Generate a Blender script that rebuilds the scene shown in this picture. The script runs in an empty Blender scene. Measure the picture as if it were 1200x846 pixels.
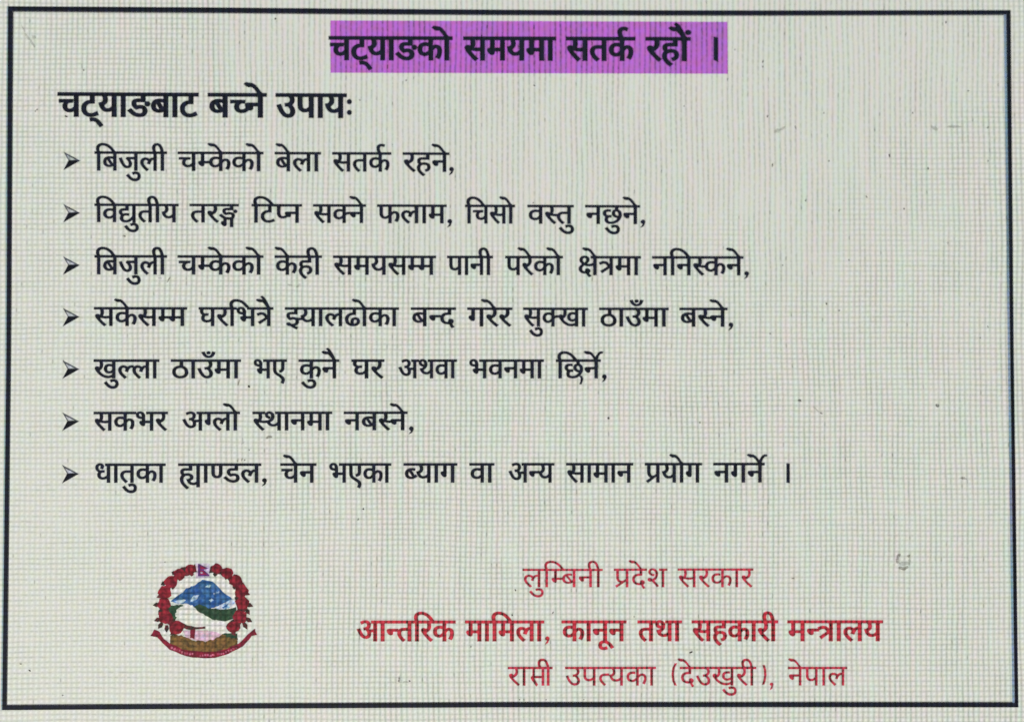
import bpy, bmesh, math, random
from mathutils import Vector, Matrix
from mathutils.geometry import delaunay_2d_cdt

# ------------------------------------------------------------------ scene, camera, light
scene = bpy.context.scene
scene.view_settings.view_transform = 'Standard'
scene.view_settings.look = 'None'
scene.view_settings.exposure = 0.0
scene.view_settings.gamma = 1.0
scene.cycles.filter_width = 1.5
scene.cycles.max_bounces = 4

# The screen stands upright in the XZ plane and faces -Y; the camera pose was solved
# from the four corners of the black frame shown on it.
FPX = 1287.0                       # focal length in photograph pixels (1200 x 846)
BASE_Z = 0.180                     # height of the middle of the notice above the panel's foot
ROT = ((0.9999496518, 0.0002524503, -0.0100314564),
       (-0.0000298188, 0.9997538314, 0.0221872886),
       (0.0100345881, -0.0221858724, 0.9997035031))
CEN = (-0.00523626, 0.01373945, -0.51445178)          # x right, y down, z into the screen


def to_world(x, y, z):
    return Vector((x, z, BASE_Z - y))


def P(px, py, lift=0.0):
    """point on the screen surface that the photograph shows at pixel (px, py)"""
    d = ((px - 600.0) / FPX, (py - 423.0) / FPX, 1.0)
    r = [sum(ROT[k][i] * d[k] for k in range(3)) for i in range(3)]
    t = -CEN[2] / r[2]
    return to_world(CEN[0] + t * r[0], CEN[1] + t * r[1], -lift)


cam_data = bpy.data.cameras.new('camera')
cam = bpy.data.objects.new('camera', cam_data)
scene.collection.objects.link(cam)
cam_data.sensor_width = 36.0
cam_data.lens = 36.0 * FPX / 1200.0
cam_data.clip_start = 0.01
cam_data.clip_end = 50.0
right = to_world(*ROT[0]) - to_world(0, 0, 0)
down = to_world(*ROT[1]) - to_world(0, 0, 0)
fwd = to_world(*ROT[2]) - to_world(0, 0, 0)
m3 = Matrix((right, -down, -fwd)).transposed()
cam.matrix_world = Matrix.Translation(to_world(*CEN)) @ m3.to_4x4()
cam_data.dof.use_dof = True
cam_data.dof.focus_distance = 0.505
cam_data.dof.aperture_fstop = 1.25
scene.camera = cam

world = bpy.data.worlds.new('World')
scene.world = world
world.use_nodes = True
world.node_tree.nodes['Background'].inputs['Color'].default_value = (0.75, 0.85, 1.0, 1)
world.node_tree.nodes['Background'].inputs['Strength'].default_value = 0.10


def area_lamp(name, loc, target, size, power, col):
    l = bpy.data.lights.new(name, 'AREA')
    l.shape = 'DISK'
    l.size = size
    l.energy = power
    l.color = col
    o = bpy.data.objects.new(name, l)
    scene.collection.objects.link(o)
    o.location = loc
    o.rotation_euler = (Vector(target) - Vector(loc)).to_track_quat('-Z', 'Y').to_euler()
    return o


# weak warm lamp added to yellow the lower page, low on the side of the viewer, out of the mirror direction of the glass
area_lamp('warm_fill_lamp', (-0.30, -0.60, -0.62), (0.0, 0.0, 0.10), 0.5, 4.6, (1.0, 0.92, 0.66))


# ------------------------------------------------------------------ materials
def lin(c):
    out = []
    for v in c[:3]:
        v = v / 255.0
        out.append(v / 12.92 if v <= 0.04045 else ((v + 0.055) / 1.055) ** 2.4)
    return (out[0], out[1], out[2], 1.0)


class NG:
    """small helper that writes node expressions"""
    def __init__(self, tree):
        self.t = tree

    def n(self, kind, **kw):
        nd = self.t.nodes.new(kind)
        for k, v in kw.items():
            setattr(nd, k, v)
        return nd

    def put(self, sock, v):
        if isinstance(v, bpy.types.NodeSocket):
            self.t.links.new(v, sock)
        else:
            sock.default_value = v

    def m(self, op, a, b=None, c=None, clamp=False):
        nd = self.n('ShaderNodeMath', operation=op, use_clamp=clamp)
        self.put(nd.inputs[0], a)
        if b is not None:
            self.put(nd.inputs[1], b)
        if c is not None:
            self.put(nd.inputs[2], c)
        return nd.outputs[0]

    def vm(self, op, a, b):
        nd = self.n('ShaderNodeVectorMath', operation=op)
        self.put(nd.inputs[0], a)
        self.put(nd.inputs[1], b)
        return nd.outputs[0]

    def scale(self, a, s):
        nd = self.n('ShaderNodeVectorMath', operation='SCALE')
        self.put(nd.inputs[0], a)
        self.put(nd.inputs['Scale'], s)
        return nd.outputs[0]

    def xyz(self, x, y, z):
        nd = self.n('ShaderNodeCombineXYZ')
        self.put(nd.inputs[0], x)
        self.put(nd.inputs[1], y)
        self.put(nd.inputs[2], z)
        return nd.outputs[0]

    def noise(self, vec, scale, detail=1.0, out='Fac'):
        nd = self.n('ShaderNodeTexNoise')
        nd.inputs['Scale'].default_value = scale
        nd.inputs['Detail'].default_value = detail
        self.put(nd.inputs['Vector'], vec)
        return nd.outputs[out]

    def ramp(self, v, a, b, lo=0.0, hi=1.0):
        nd = self.n('ShaderNodeMapRange', interpolation_type='SMOOTHSTEP')
        self.put(nd.inputs['Value'], v)
        nd.inputs['From Min'].default_value = a
        nd.inputs['From Max'].default_value = b
        nd.inputs['To Min'].default_value = lo
        nd.inputs['To Max'].default_value = hi
        return nd.outputs[0]


def make_pixel_group():
    """colour multiplier of the display's pixel raster: dark column and row gaps, bright
    cells, colour casts that drift from column to column (in the panel's own coordinates)"""
    g = bpy.data.node_groups.new('pixel_raster', 'ShaderNodeTree')
    g.interface.new_socket('Columns', in_out='INPUT', socket_type='NodeSocketFloat')
    g.interface.new_socket('Rows', in_out='INPUT', socket_type='NodeSocketFloat')
    g.interface.new_socket('Cast', in_out='INPUT', socket_type='NodeSocketFloat')
    g.interface.new_socket('Gain', in_out='OUTPUT', socket_type='NodeSocketVector')
    e = NG(g)
    gi = e.n('NodeGroupInput')
    go = e.n('NodeGroupOutput')
    tc = e.n('ShaderNodeTexCoord')
    sep = e.n('ShaderNodeSeparateXYZ')
    g.links.new(tc.outputs['Object'], sep.inputs[0])
    # units: 0.4 mm steps, u to the right, v downwards, origin at the notice's upper left
    u = e.m('MULTIPLY_ADD', sep.outputs[0], 2500.0, 600.0)
    v = e.m('MULTIPLY_ADD', sep.outputs[2], -2500.0, 423.0 + 2500.0 * BASE_Z)
    uv = e.xyz(u, v, 0.0)
    warp = e.noise(uv, 1 / 170.0, 1.0, 'Color')
    ws = e.n('ShaderNodeSeparateXYZ')
    g.links.new(warp, ws.inputs[0])
    jit = e.noise(uv, 1 / 9.0, 1.0, 'Color')
    js = e.n('ShaderNodeSeparateXYZ')
    g.links.new(jit, js.inputs[0])
    cx = e.m('DIVIDE', e.m('ADD', e.m('MULTIPLY_ADD', ws.outputs[0], 7.0, u), e.m('MULTIPLY', js.outputs[0], 1.1)), 6.18)
    cy = e.m('DIVIDE', e.m('ADD', e.m('MULTIPLY_ADD', ws.outputs[1], 6.0, v), e.m('MULTIPLY', js.outputs[1], 1.2)), 6.06)
    fx = e.m('FRACT', cx)
    fy = e.m('FRACT', cy)
    col = e.m('FLOOR', cx)
    row = e.m('FLOOR', cy)
    tx = e.m('ABSOLUTE', e.m('SUBTRACT', fx, 0.5))      # 0.5 on the gap, 0 mid cell
    ty = e.m('ABSOLUTE', e.m('SUBTRACT', fy, 0.5))
    gx = e.ramp(tx, 0.16, 0.50)
    gy = e.ramp(ty, 0.20, 0.50)
    # where rows and columns of the raster show strongest
    du = e.m('DIVIDE', e.m('SUBTRACT', u, 720.0), 430.0)
    dv = e.m('DIVIDE', e.m('SUBTRACT', v, 60.0), 260.0)
    rad = e.m('SQRT', e.m('ADD', e.m('MULTIPLY', du, du), e.m('MULTIPLY', dv, dv)))
    patch = e.noise(uv, 1 / 120.0, 2.0)
    rad2 = e.m('ADD', rad, e.m('MULTIPLY', e.m('SUBTRACT', patch, 0.5), 0.9))
    a_row = e.ramp(rad2, 0.75, 1.35, 0.02, 1.0)
    left = e.m('ADD', e.m('DIVIDE', u, 600.0), e.m('DIVIDE', e.m('SUBTRACT', 700.0, v), 1400.0))
    left2 = e.m('ADD', left, e.m('MULTIPLY', e.m('SUBTRACT', patch, 0.5), 0.5))
    a_col = e.ramp(left2, 0.05, 0.85, 0.28, 1.0)
    rnd_c = e.noise(e.xyz(e.m('MULTIPLY', col, 3.71), e.m('MULTIPLY', v, 1 / 70.0), 1.7), 1.0, 0.0)
    rnd_r = e.noise(e.xyz(e.m('MULTIPLY', row, 2.93), e.m('MULTIPLY', u, 1 / 60.0), 7.1), 1.0, 0.0)
    kc = e.m('MULTIPLY', e.m('MULTIPLY', gx, a_col), e.m('MULTIPLY_ADD', rnd_c, 1.6, 0.2))
    kr = e.m('MULTIPLY', e.m('MULTIPLY', gy, a_row), e.m('MULTIPLY_ADD', rnd_r, 1.6, 0.2))
    brk = e.noise(uv, 1 / 4.5, 1.0)
    kc = e.m('MULTIPLY', kc, e.ramp(brk, 0.25, 0.7, 0.6, 1.35))
    kr = e.m('MULTIPLY', kr, e.ramp(brk, 0.3, 0.75, 1.35, 0.25))
    kc = e.m('MULTIPLY', kc, gi.outputs['Columns'])
    kr = e.m('MULTIPLY', kr, gi.outputs['Rows'])
    # thin slanted glint of each cell
    sl = e.m('ABSOLUTE', e.m('SUBTRACT', e.m('FRACT', e.m('ADD', fx, fy)), 0.5))
    glint = e.m('MULTIPLY', e.m('MULTIPLY', e.ramp(tx, 0.34, 0.05), e.ramp(ty, 0.36, 0.05)), e.ramp(sl, 0.15, 0.5, 0.45, 1.0))
    gl = e.m('MULTIPLY', e.m('MULTIPLY', glint, a_row), gi.outputs['Rows'])
    fine = e.noise(uv, 1 / 1.7, 2.0)
    lum = e.m('SUBTRACT', e.m('SUBTRACT', 1.0, kc), kr)
    lum = e.m('ADD', lum, e.m('MULTIPLY', gl, 1.15))
    lum = e.m('ADD', lum, e.m('MULTIPLY', e.m('SUBTRACT', fine, 0.5), 0.22))
    # colour cast per column / row and in broad patches
    c1 = e.noise(e.xyz(e.m('MULTIPLY', cx, 1.1), e.m('MULTIPLY', v, 1 / 90.0), 3.3), 1.0, 1.0)
    c2 = e.noise(e.xyz(e.m('MULTIPLY', u, 1 / 70.0), e.m('MULTIPLY', cy, 0.9), 9.2), 1.0, 1.0)
    c3 = e.noise(e.xyz(e.m('MULTIPLY', cx, 0.8), e.m('MULTIPLY', cy, 0.8), 5.0), 1.0, 0.0)
    gp = e.m('ADD', e.m('MULTIPLY', e.m('SUBTRACT', c1, 0.5), e.m('MULTIPLY_ADD', a_col, 1.0, 0.1)), e.m('MULTIPLY', e.m('SUBTRACT', c2, 0.5), e.m('MULTIPLY', a_row, 0.35)))
    gp = e.m('MULTIPLY', gp, gi.outputs['Cast'])
    yb = e.m('MULTIPLY', e.m('SUBTRACT', c3, 0.5), e.m('MULTIPLY', gi.outputs['Cast'], 0.7))
    wn = e.n('ShaderNodeTexWhiteNoise', noise_dimensions='2D')
    e.put(wn.inputs['Vector'], e.xyz(e.m('FLOOR', e.m('ADD', cx, 0.5)), row, 0.0))
    tick = e.m('MULTIPLY', e.m('GREATER_THAN', wn.outputs['Value'], 0.988), e.m('MULTIPLY', e.ramp(tx, 0.34, 0.5), e.ramp(ty, 0.45, 0.25)))
    lum = e.m('SUBTRACT', lum, e.m('MULTIPLY', tick, e.m('MULTIPLY', gi.outputs['Columns'], 1.5)))
    gap = e.m('ADD', kc, kr)
    tint = e.xyz(e.m('ADD', 1.0, e.m('MULTIPLY', gp, -0.62)),
                 e.m('ADD', 1.0, e.m('MULTIPLY', gp, 0.42)),
                 e.m('ADD', 1.0, e.m('ADD', e.m('MULTIPLY', gp, -0.05), yb)))
    gapc = e.scale(e.xyz(-0.05, 0.05, -0.03), gap)
    g.links.new(e.vm('ADD', e.scale(tint, lum), gapc), go.inputs['Gain'])
    return g


PIX = make_pixel_group()


def pixel_mat(name, col, cols=0.3, rows=0.3, cast=0.5, emit=1.0, mottle=None, base=0.16, rough=0.55):
    """a lit area of the display in one picture colour, seen through the pixel raster"""
    m = bpy.data.materials.new(name)
    m.use_nodes = True
    e = NG(m.node_tree)
    b = m.node_tree.nodes['Principled BSDF']
    gr = e.n('ShaderNodeGroup')
    gr.node_tree = PIX
    gr.inputs['Columns'].default_value = cols
    gr.inputs['Rows'].default_value = rows
    gr.inputs['Cast'].default_value = cast
    c = lin(col)
    if mottle:
        tc = e.n('ShaderNodeTexCoord')
        nz = e.noise(tc.outputs['Object'], mottle[1], 2.0)
        mx = e.n('ShaderNodeMix', data_type='RGBA')
        e.put(mx.inputs['Factor'], e.ramp(nz, 0.40, 0.62))
        mx.inputs['A'].default_value = c
        mx.inputs['B'].default_value = lin(mottle[0])
        src = mx.outputs['Result']
    else:
        rgb = e.n('ShaderNodeRGB')
        rgb.outputs[0].default_value = c
        src = rgb.outputs[0]
    em = e.vm('MULTIPLY', src, gr.outputs['Gain'])
    e.put(b.inputs['Emission Color'], em)
    b.inputs['Emission Strength'].default_value = emit
    b.inputs['Base Color'].default_value = (base, base, base, 1)
    b.inputs['Roughness'].default_value = rough
    b.inputs['Specular IOR Level'].default_value = 0.2
    return m


M_PAGE = pixel_mat('lit_page', (207, 209, 200), 0.25, 0.17, 0.36, base=0.22)
M_INK = pixel_mat('black_letters', (27, 31, 46), 0.5, 0.4, 1.2, base=0.015)
M_FRAME = pixel_mat('black_frame', (25, 29, 43), 0.5, 0.4, 1.6, base=0.015)
M_FRAME_SOFT = pixel_mat('frame_soft_edge', (62, 58, 70), 0.5, 0.4, 1.2, base=0.05)
M_FRINGE = pixel_mat('frame_blue_fringe', (112, 138, 160), 0.3, 0.3, 0.9)
M_FRINGE_L = pixel_mat('frame_teal_fringe', (142, 168, 170), 0.3, 0.3, 0.9)
M_PURPLE = pixel_mat('purple_highlight', (184, 104, 202), 0.42, 0.06, 0.8, base=0.06)
M_RED = pixel_mat('red_letters', (180, 50, 70), 0.58, 0.38, 0.8, base=0.03)
M_RED_BOLD = pixel_mat('bold_red_letters', (186, 48, 64), 0.58, 0.38, 0.8, base=0.03)
M_ARROW = pixel_mat('arrow_black', (20, 23, 34), 0.5, 0.4, 1.0, base=0.015)
M_ARROW_GREY = pixel_mat('arrow_grey_outline', (70, 74, 84), 0.4, 0.4, 0.8, base=0.05)
M_ARROW_IN = pixel_mat('arrow_pale_facet', (176, 180, 186), 0.3, 0.3, 0.6)


def plain_mat(name, col, rough=0.6):
    m = bpy.data.materials.new(name)
    m.use_nodes = True
    e = NG(m.node_tree)
    b = m.node_tree.nodes['Principled BSDF']
    tc = e.n('ShaderNodeTexCoord')
    nz = e.noise(tc.outputs['Object'], 900.0, 3.0)
    mx = e.n('ShaderNodeMix', data_type='RGBA')
    e.put(mx.inputs['Factor'], nz)
    mx.inputs['A'].default_value = (col[0] * 0.7, col[1] * 0.7, col[2] * 0.7, 1)
    mx.inputs['B'].default_value = (col[0] * 1.3, col[1] * 1.3, col[2] * 1.3, 1)
    e.put(b.inputs['Base Color'], mx.outputs['Result'])
    b.inputs['Roughness'].default_value = rough
    return m


def smear_mat(name, col, cover):
    """thin smear: only partly covers the screen behind it"""
    m = bpy.data.materials.new(name)
    m.use_nodes = True
    e = NG(m.node_tree)
    b = m.node_tree.nodes['Principled BSDF']
    b.inputs['Base Color'].default_value = (col[0], col[1], col[2], 1)
    b.inputs['Roughness'].default_value = 0.8
    tc = e.n('ShaderNodeTexCoord')
    nz = e.noise(tc.outputs['Object'], 1500.0, 3.0)
    e.put(b.inputs['Alpha'], e.ramp(nz, 0.25, 0.6, 0.15, cover))
    return m


M_CASE = plain_mat('dark_case_plastic', (0.02, 0.02, 0.022), 0.45)
M_DUST = plain_mat('dark_dust', (0.10, 0.095, 0.09), 0.9)
M_DUST_PALE = smear_mat('grey_dust_speck', (0.12, 0.115, 0.11), 0.9)
M_SMEAR = smear_mat('grease_smear', (0.22, 0.175, 0.13), 0.68)
M_FAINT = smear_mat('faint_smear', (0.24, 0.23, 0.2), 0.42)


# ------------------------------------------------------------------ object helpers
def link(name, mesh, parent=None, label=None):
    o = bpy.data.objects.new(name, mesh)
    scene.collection.objects.link(o)
    if parent is not None:
        o.parent = parent
    if label:
        o['label'] = label
    return o


def fill_polys(polys):
    """fill closed 2D outlines (clockwise outside, counter-clockwise holes, y up; overlaps
    unite) -> vertices, triangles"""
    co, edges = [], []
    for poly in polys:
        s = len(co)
        n = len(poly)
        co += [Vector(p) for p in poly]
        edges += [(s + i, s + (i + 1) % n) for i in range(n)]
    r = delaunay_2d_cdt(co, edges, [], 0, 1e-4)
    vs = [(v.x, v.y) for v in r[0]]
    segs = [(p[i - 1], p[i]) for p in polys for i in range(len(p)) if p[i - 1][1] != p[i][1]]
    fs = []
    for f in r[2]:
        cx = sum(vs[i][0] for i in f) / len(f)
        cy = sum(vs[i][1] for i in f) / len(f)
        w = 0
        for (xa, ya), (xb, yb) in segs:
            if (ya > cy) != (yb > cy) and cx < xa + (xb - xa) * (cy - ya) / (yb - ya):
                w += 1 if yb > ya else -1
        if w != 0:
            fs.append(tuple(f))
    return vs, fs


class Flat:
    """collects flat shapes given in photograph pixels into one mesh on the screen surface"""
    def __init__(self):
        self.bm = bmesh.new()
        self.mats = []

    def mi(self, m):
        if m not in self.mats:
            self.mats.append(m)
        return self.mats.index(m)

    def polys(self, polys, mat, lift):
        vs, fs = fill_polys([[(x, -y) for x, y in p] for p in polys])
        bv = [self.bm.verts.new(P(x, -y, lift)) for x, y in vs]
        k = self.mi(mat)
        for f in fs:
            try:
                fc = self.bm.faces.new([bv[i] for i in f])
                fc.material_index = k
            except ValueError:
                pass
        return self

    def build(self, name, parent, label=None):
        bmesh.ops.triangulate(self.bm, faces=self.bm.faces[:])
        for f in self.bm.faces:
            f.normal_update()
            if f.normal.y > 0:
                f.normal_flip()
        me = bpy.data.meshes.new(name)
        self.bm.to_mesh(me)
        self.bm.free()
        for m in self.mats:
            me.materials.append(m)
        return link(name, me, parent, label)


# ------------------------------------------------------------------ lettering: outlines of the letterforms
GLYPHS = {
    0: [[170, 551, 1, 170, 0, 1, 89, 0, 1, 89, 551, 1, 0, 551, 1, 0, 622, 1, 273, 622, 1, 273, 551, 1]],
    1: [[470, 218, 1, 470, 148, 0, 379, 80, 0, 312, 80, 1, 226, 80, 0, 92, 208, 0, 29, 356, 1, 100, 382, 1, 143, 276, 0, 243, 153, 0, 305, 153, 1, 343, 153, 0, 391, 188, 0, 391, 227, 1, 391, 264, 0, 350, 322, 0, 318, 347, 1, 291, 342, 0, 260, 341, 1, 255, 411, 1, 323, 413, 0, 380, 457, 0, 380, 494, 1, 380, 530, 0, 333, 562, 0, 302, 562, 1, 265, 562, 0, 205, 542, 0, 171, 525, 1, 146, 594, 1, 172, 608, 0, 249, 632, 0, 298, 632, 1, 376, 632, 0, 459, 554, 0, 459, 495, 1, 459, 417, 0, 392, 375, 1, 403, 365, 0, 412, 355, 1, 450, 350, 0, 486, 350, 1, 518, 350, 0, 568, 356, 0, 594, 363, 1, 594, 551, 1, 521, 551, 1, 521, 622, 1, 779, 622, 1, 779, 551, 1, 675, 551, 1, 675, 0, 1, 594, 0, 1, 594, 290, 1, 570, 284, 0, 524, 279, 0, 498, 279, 1, 481, 279, 0, 455, 282, 1, 470, 252, 0]],
    2: [[-543, 874, 1, -513, 908, 1, -435, 896, 1, -350, 884, 1, -285, 846, 1, -210, 764, 1, -145, 674, 1, -94, 624, 1, -176, 612, 1, -215, 674, 1, -270, 742, 1, -330, 795, 1, -375, 808, 1, -435, 802, 1, -490, 824, 1], [-390, 984, 1, -357, 1010, 1, -295, 964, 1, -225, 864, 1, -155, 742, 1, -100, 642, 1, -160, 682, 1, -225, 777, 1, -285, 862, 1, -340, 917, 1]],
    3: [[170, 551, 1, 170, 0, 1, 89, 0, 1, 89, 551, 1, 0, 551, 1, 0, 622, 1, 273, 622, 1, 273, 551, 1], [-284, 874, 1, -254, 908, 1, -176, 896, 1, -91, 884, 1, -26, 846, 1, 49, 764, 1, 114, 674, 1, 165, 624, 1, 83, 612, 1, 44, 674, 1, -11, 742, 1, -71, 795, 1, -116, 808, 1, -176, 802, 1, -231, 824, 1], [-131, 984, 1, -98, 1010, 1, -36, 964, 1, 34, 864, 1, 104, 742, 1, 159, 642, 1, 99, 682, 1, 34, 777, 1, -26, 862, 1, -81, 917, 1], [293, 760, 1, 276, 719, 1, 235, 702, 1, 194, 719, 1, 177, 760, 1, 194, 801, 1, 235, 818, 1, 276, 801, 1]],
    4: [[585, 551, 1, 482, 551, 1, 482, 0, 1, 401, 0, 1, 401, 165, 1, 374, 147, 0, 297, 118, 0, 241, 118, 1, 185, 118, 0, 96, 160, 0, 46, 235, 0, 46, 286, 1, 46, 372, 0, 167, 464, 0, 265, 464, 1, 279, 464, 0, 319, 461, 0, 358, 457, 0, 369, 454, 1, 363, 385, 1, 343, 389, 0, 293, 395, 0, 268, 395, 1, 248, 395, 0, 230, 392, 1, 365, 224, 1, 384, 238, 0, 401, 256, 1, 401, 551, 1, 0, 551, 1, 0, 622, 1, 585, 622, 1], [127, 287, 1, 127, 235, 0, 194, 184, 0, 242, 184, 1, 260, 184, 0, 293, 190, 0, 308, 195, 1, 168, 370, 1, 127, 342, 0]],
    5: [[0, 622, 1, 416, 622, 1, 416, 551, 1, 0, 551, 1], [439, 193, 1, 402, 162, 0, 306, 118, 0, 241, 118, 1, 185, 118, 0, 96, 160, 0, 46, 235, 0, 46, 286, 1, 46, 372, 0, 167, 464, 0, 265, 464, 1, 279, 464, 0, 319, 461, 0, 358, 457, 0, 369, 454, 1, 363, 385, 1, 343, 389, 0, 293, 395, 0, 268, 395, 1, 248, 395, 0, 230, 392, 1, 365, 225, 1, 375, 232, 0, 393, 248, 0, 401, 256, 1], [127, 287, 1, 127, 235, 0, 194, 184, 0, 242, 184, 1, 260, 184, 0, 293, 190, 0, 308, 195, 1, 168, 370, 1, 127, 342, 0]],
    6: [[174, 632, 1, 211, 632, 0, 269, 611, 0, 291, 586, 1, 309, 567, 0, 332, 499, 0, 332, 437, 1, 332, 321, 1, 533, 321, 1, 533, 551, 1, 402, 551, 1, 402, 622, 1, 717, 622, 1, 717, 551, 1, 614, 551, 1, 614, 0, 1, 533, 0, 1, 533, 250, 1, 332, 250, 1, 332, 213, 1, 332, 180, 0, 303, 151, 0, 283, 151, 1, 264, 151, 0, 222, 176, 0, 186, 215, 0, 164, 259, 0, 164, 278, 1, 164, 296, 0, 191, 321, 0, 224, 321, 1, 253, 321, 1, 253, 426, 1, 253, 473, 0, 243, 523, 0, 232, 538, 1, 212, 568, 0, 169, 568, 1, 142, 568, 0, 114, 542, 0, 114, 521, 1, 114, 493, 0, 161, 463, 0, 218, 460, 1, 210, 389, 1, 135, 395, 0, 46, 456, 0, 46, 520, 1, 46, 579, 0, 122, 632, 0]],
    7: [[649, 551, 1, 545, 551, 1, 545, 0, 1, 465, 0, 1, 465, 165, 1, 439, 148, 0, 367, 118, 0, 317, 118, 1, 240, 118, 0, 141, 204, 0, 141, 275, 1, 141, 304, 0, 166, 355, 0, 185, 371, 1, 38, 369, 1, 38, 441, 1, 331, 441, 1, 349, 441, 0, 385, 440, 0, 389, 440, 1, 382, 370, 1, 350, 370, 1, 292, 370, 0, 221, 321, 0, 221, 274, 1, 221, 231, 0, 279, 188, 0, 317, 188, 1, 367, 188, 0, 438, 231, 0, 465, 260, 1, 465, 551, 1, 0, 551, 1, 0, 622, 1, 649, 622, 1]],
    8: [[-188, 847, 1, -188, 868, 0, -159, 896, 0, -139, 896, 1, -118, 896, 0, -89, 868, 0, -89, 847, 1, -89, 826, 0, -118, 797, 0, -139, 797, 1, -159, 797, 0, -188, 826, 0], [69, 863, 1, 46, 763, 0, -61, 680, 0, -138, 680, 1, -210, 680, 0, -318, 769, 0, -352, 863, 1, -283, 887, 1, -257, 817, 0, -189, 747, 0, -135, 747, 1, -77, 747, 0, -21, 822, 0, -5, 889, 1]],
    9: [[0, 622, 1, 410, 622, 1, 410, 551, 1, 0, 551, 1], [509, 200, 1, 491, 185, 0, 438, 146, 0, 365, 118, 0, 317, 118, 1, 240, 118, 0, 141, 204, 0, 141, 275, 1, 141, 304, 0, 166, 355, 0, 185, 371, 1, 38, 369, 1, 38, 441, 1, 331, 441, 1, 349, 441, 0, 385, 440, 0, 389, 440, 1, 382, 370, 1, 350, 370, 1, 292, 370, 0, 221, 321, 0, 221, 274, 1, 221, 231, 0, 279, 188, 0, 317, 188, 1, 368, 188, 0, 441, 233, 0, 469, 262, 1]],
    10: [[296, 70, 1, 373, 70, 0, 499, 133, 0, 574, 241, 0, 574, 310, 1, 574, 357, 0, 528, 419, 0, 487, 419, 1, 453, 419, 0, 424, 383, 0, 424, 358, 1, 424, 326, 0, 477, 275, 0, 535, 261, 1, 502, 198, 1, 421, 221, 0, 347, 304, 0, 347, 356, 1, 347, 404, 0, 402, 472, 0, 455, 481, 1, 455, 551, 1, 0, 551, 1, 0, 622, 1, 715, 622, 1, 715, 551, 1, 535, 551, 1, 535, 477, 1, 586, 464, 0, 653, 380, 0, 653, 308, 1, 653, 250, 0, 603, 140, 0, 510, 52, 0, 378, 0, 0, 296, 0, 1, 199, 0, 0, 101, 83, 0, 101, 147, 1, 101, 168, 0, 116, 213, 0, 132, 231, 1, 90, 251, 0, 43, 316, 0, 43, 359, 1, 43, 419, 0, 133, 483, 0, 206, 483, 1, 223, 483, 0, 275, 478, 0, 288, 473, 1, 282, 404, 1, 268, 408, 0, 233, 415, 0, 212, 415, 1, 124, 415, 0, 124, 350, 1, 124, 321, 0, 168, 289, 0, 202, 281, 1, 231, 290, 0, 266, 290, 1, 277, 290, 0, 301, 288, 0, 308, 287, 1, 302, 217, 1, 296, 218, 0, 281, 218, 0, 276, 218, 1, 182, 218, 0, 182, 148, 1, 182, 108, 0, 244, 70, 0]],
    11: [[46, -129, 1, 61, -70, 0, 88, 64, 0, 95, 116, 1, 192, 116, 1, 199, 105, 1, 186, 52, 0, 138, -74, 0, 113, -129, 1]],
    12: [[413, -58, 1, 392, -24, 0, 354, 46, 0, 342, 73, 1, 330, 71, 0, 302, 68, 0, 287, 68, 1, 245, 68, 0, 160, 89, 0, 89, 136, 0, 46, 215, 0, 46, 272, 1, 46, 316, 0, 77, 379, 0, 102, 401, 1, 135, 430, 0, 231, 456, 0, 290, 456, 1, 295, 456, 1, 295, 551, 1, 0, 551, 1, 0, 622, 1, 534, 622, 1, 534, 551, 1, 376, 551, 1, 376, 385, 1, 327, 385, 1, 269, 385, 0, 198, 371, 0, 173, 355, 1, 151, 340, 0, 126, 294, 0, 126, 262, 1, 126, 209, 0, 205, 140, 0, 287, 140, 1, 293, 140, 0, 305, 140, 0, 312, 141, 1, 306, 161, 0, 306, 176, 1, 306, 211, 0, 348, 240, 0, 373, 240, 1, 416, 240, 0, 461, 191, 0, 461, 162, 1, 461, 130, 0, 432, 95, 0, 410, 86, 1, 422, 62, 0, 455, 11, 0, 480, -24, 1]],
    13: [[194, 622, 1, 275, 622, 1, 275, 0, 1, 194, 0, 1]],
    14: [[264, -11, 1, 179, -11, 0, 77, 69, 0, 77, 136, 1, 77, 190, 0, 108, 230, 1, 80, 252, 0, 42, 312, 0, 42, 352, 1, 42, 380, 0, 62, 420, 0, 79, 433, 1, 102, 451, 0, 160, 465, 0, 202, 465, 1, 270, 465, 1, 270, 551, 1, 0, 551, 1, 0, 622, 1, 699, 622, 1, 699, 551, 1, 595, 551, 1, 595, -12, 1, 514, -12, 1, 514, 101, 1, 491, 77, 0, 422, 25, 0, 327, -11, 0], [514, 551, 1, 351, 551, 1, 351, 394, 1, 203, 394, 1, 172, 394, 0, 146, 388, 0, 137, 381, 1, 122, 369, 0, 122, 347, 1, 122, 325, 0, 146, 290, 0, 166, 277, 1, 214, 300, 0, 277, 300, 1, 290, 300, 0, 328, 297, 0, 363, 293, 0, 373, 290, 1, 367, 218, 1, 349, 221, 0, 305, 227, 0, 282, 227, 1, 220, 227, 0, 158, 182, 0, 158, 141, 1, 158, 99, 0, 217, 59, 0, 265, 59, 1, 344, 59, 0, 462, 143, 0, 514, 211, 1]],
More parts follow.
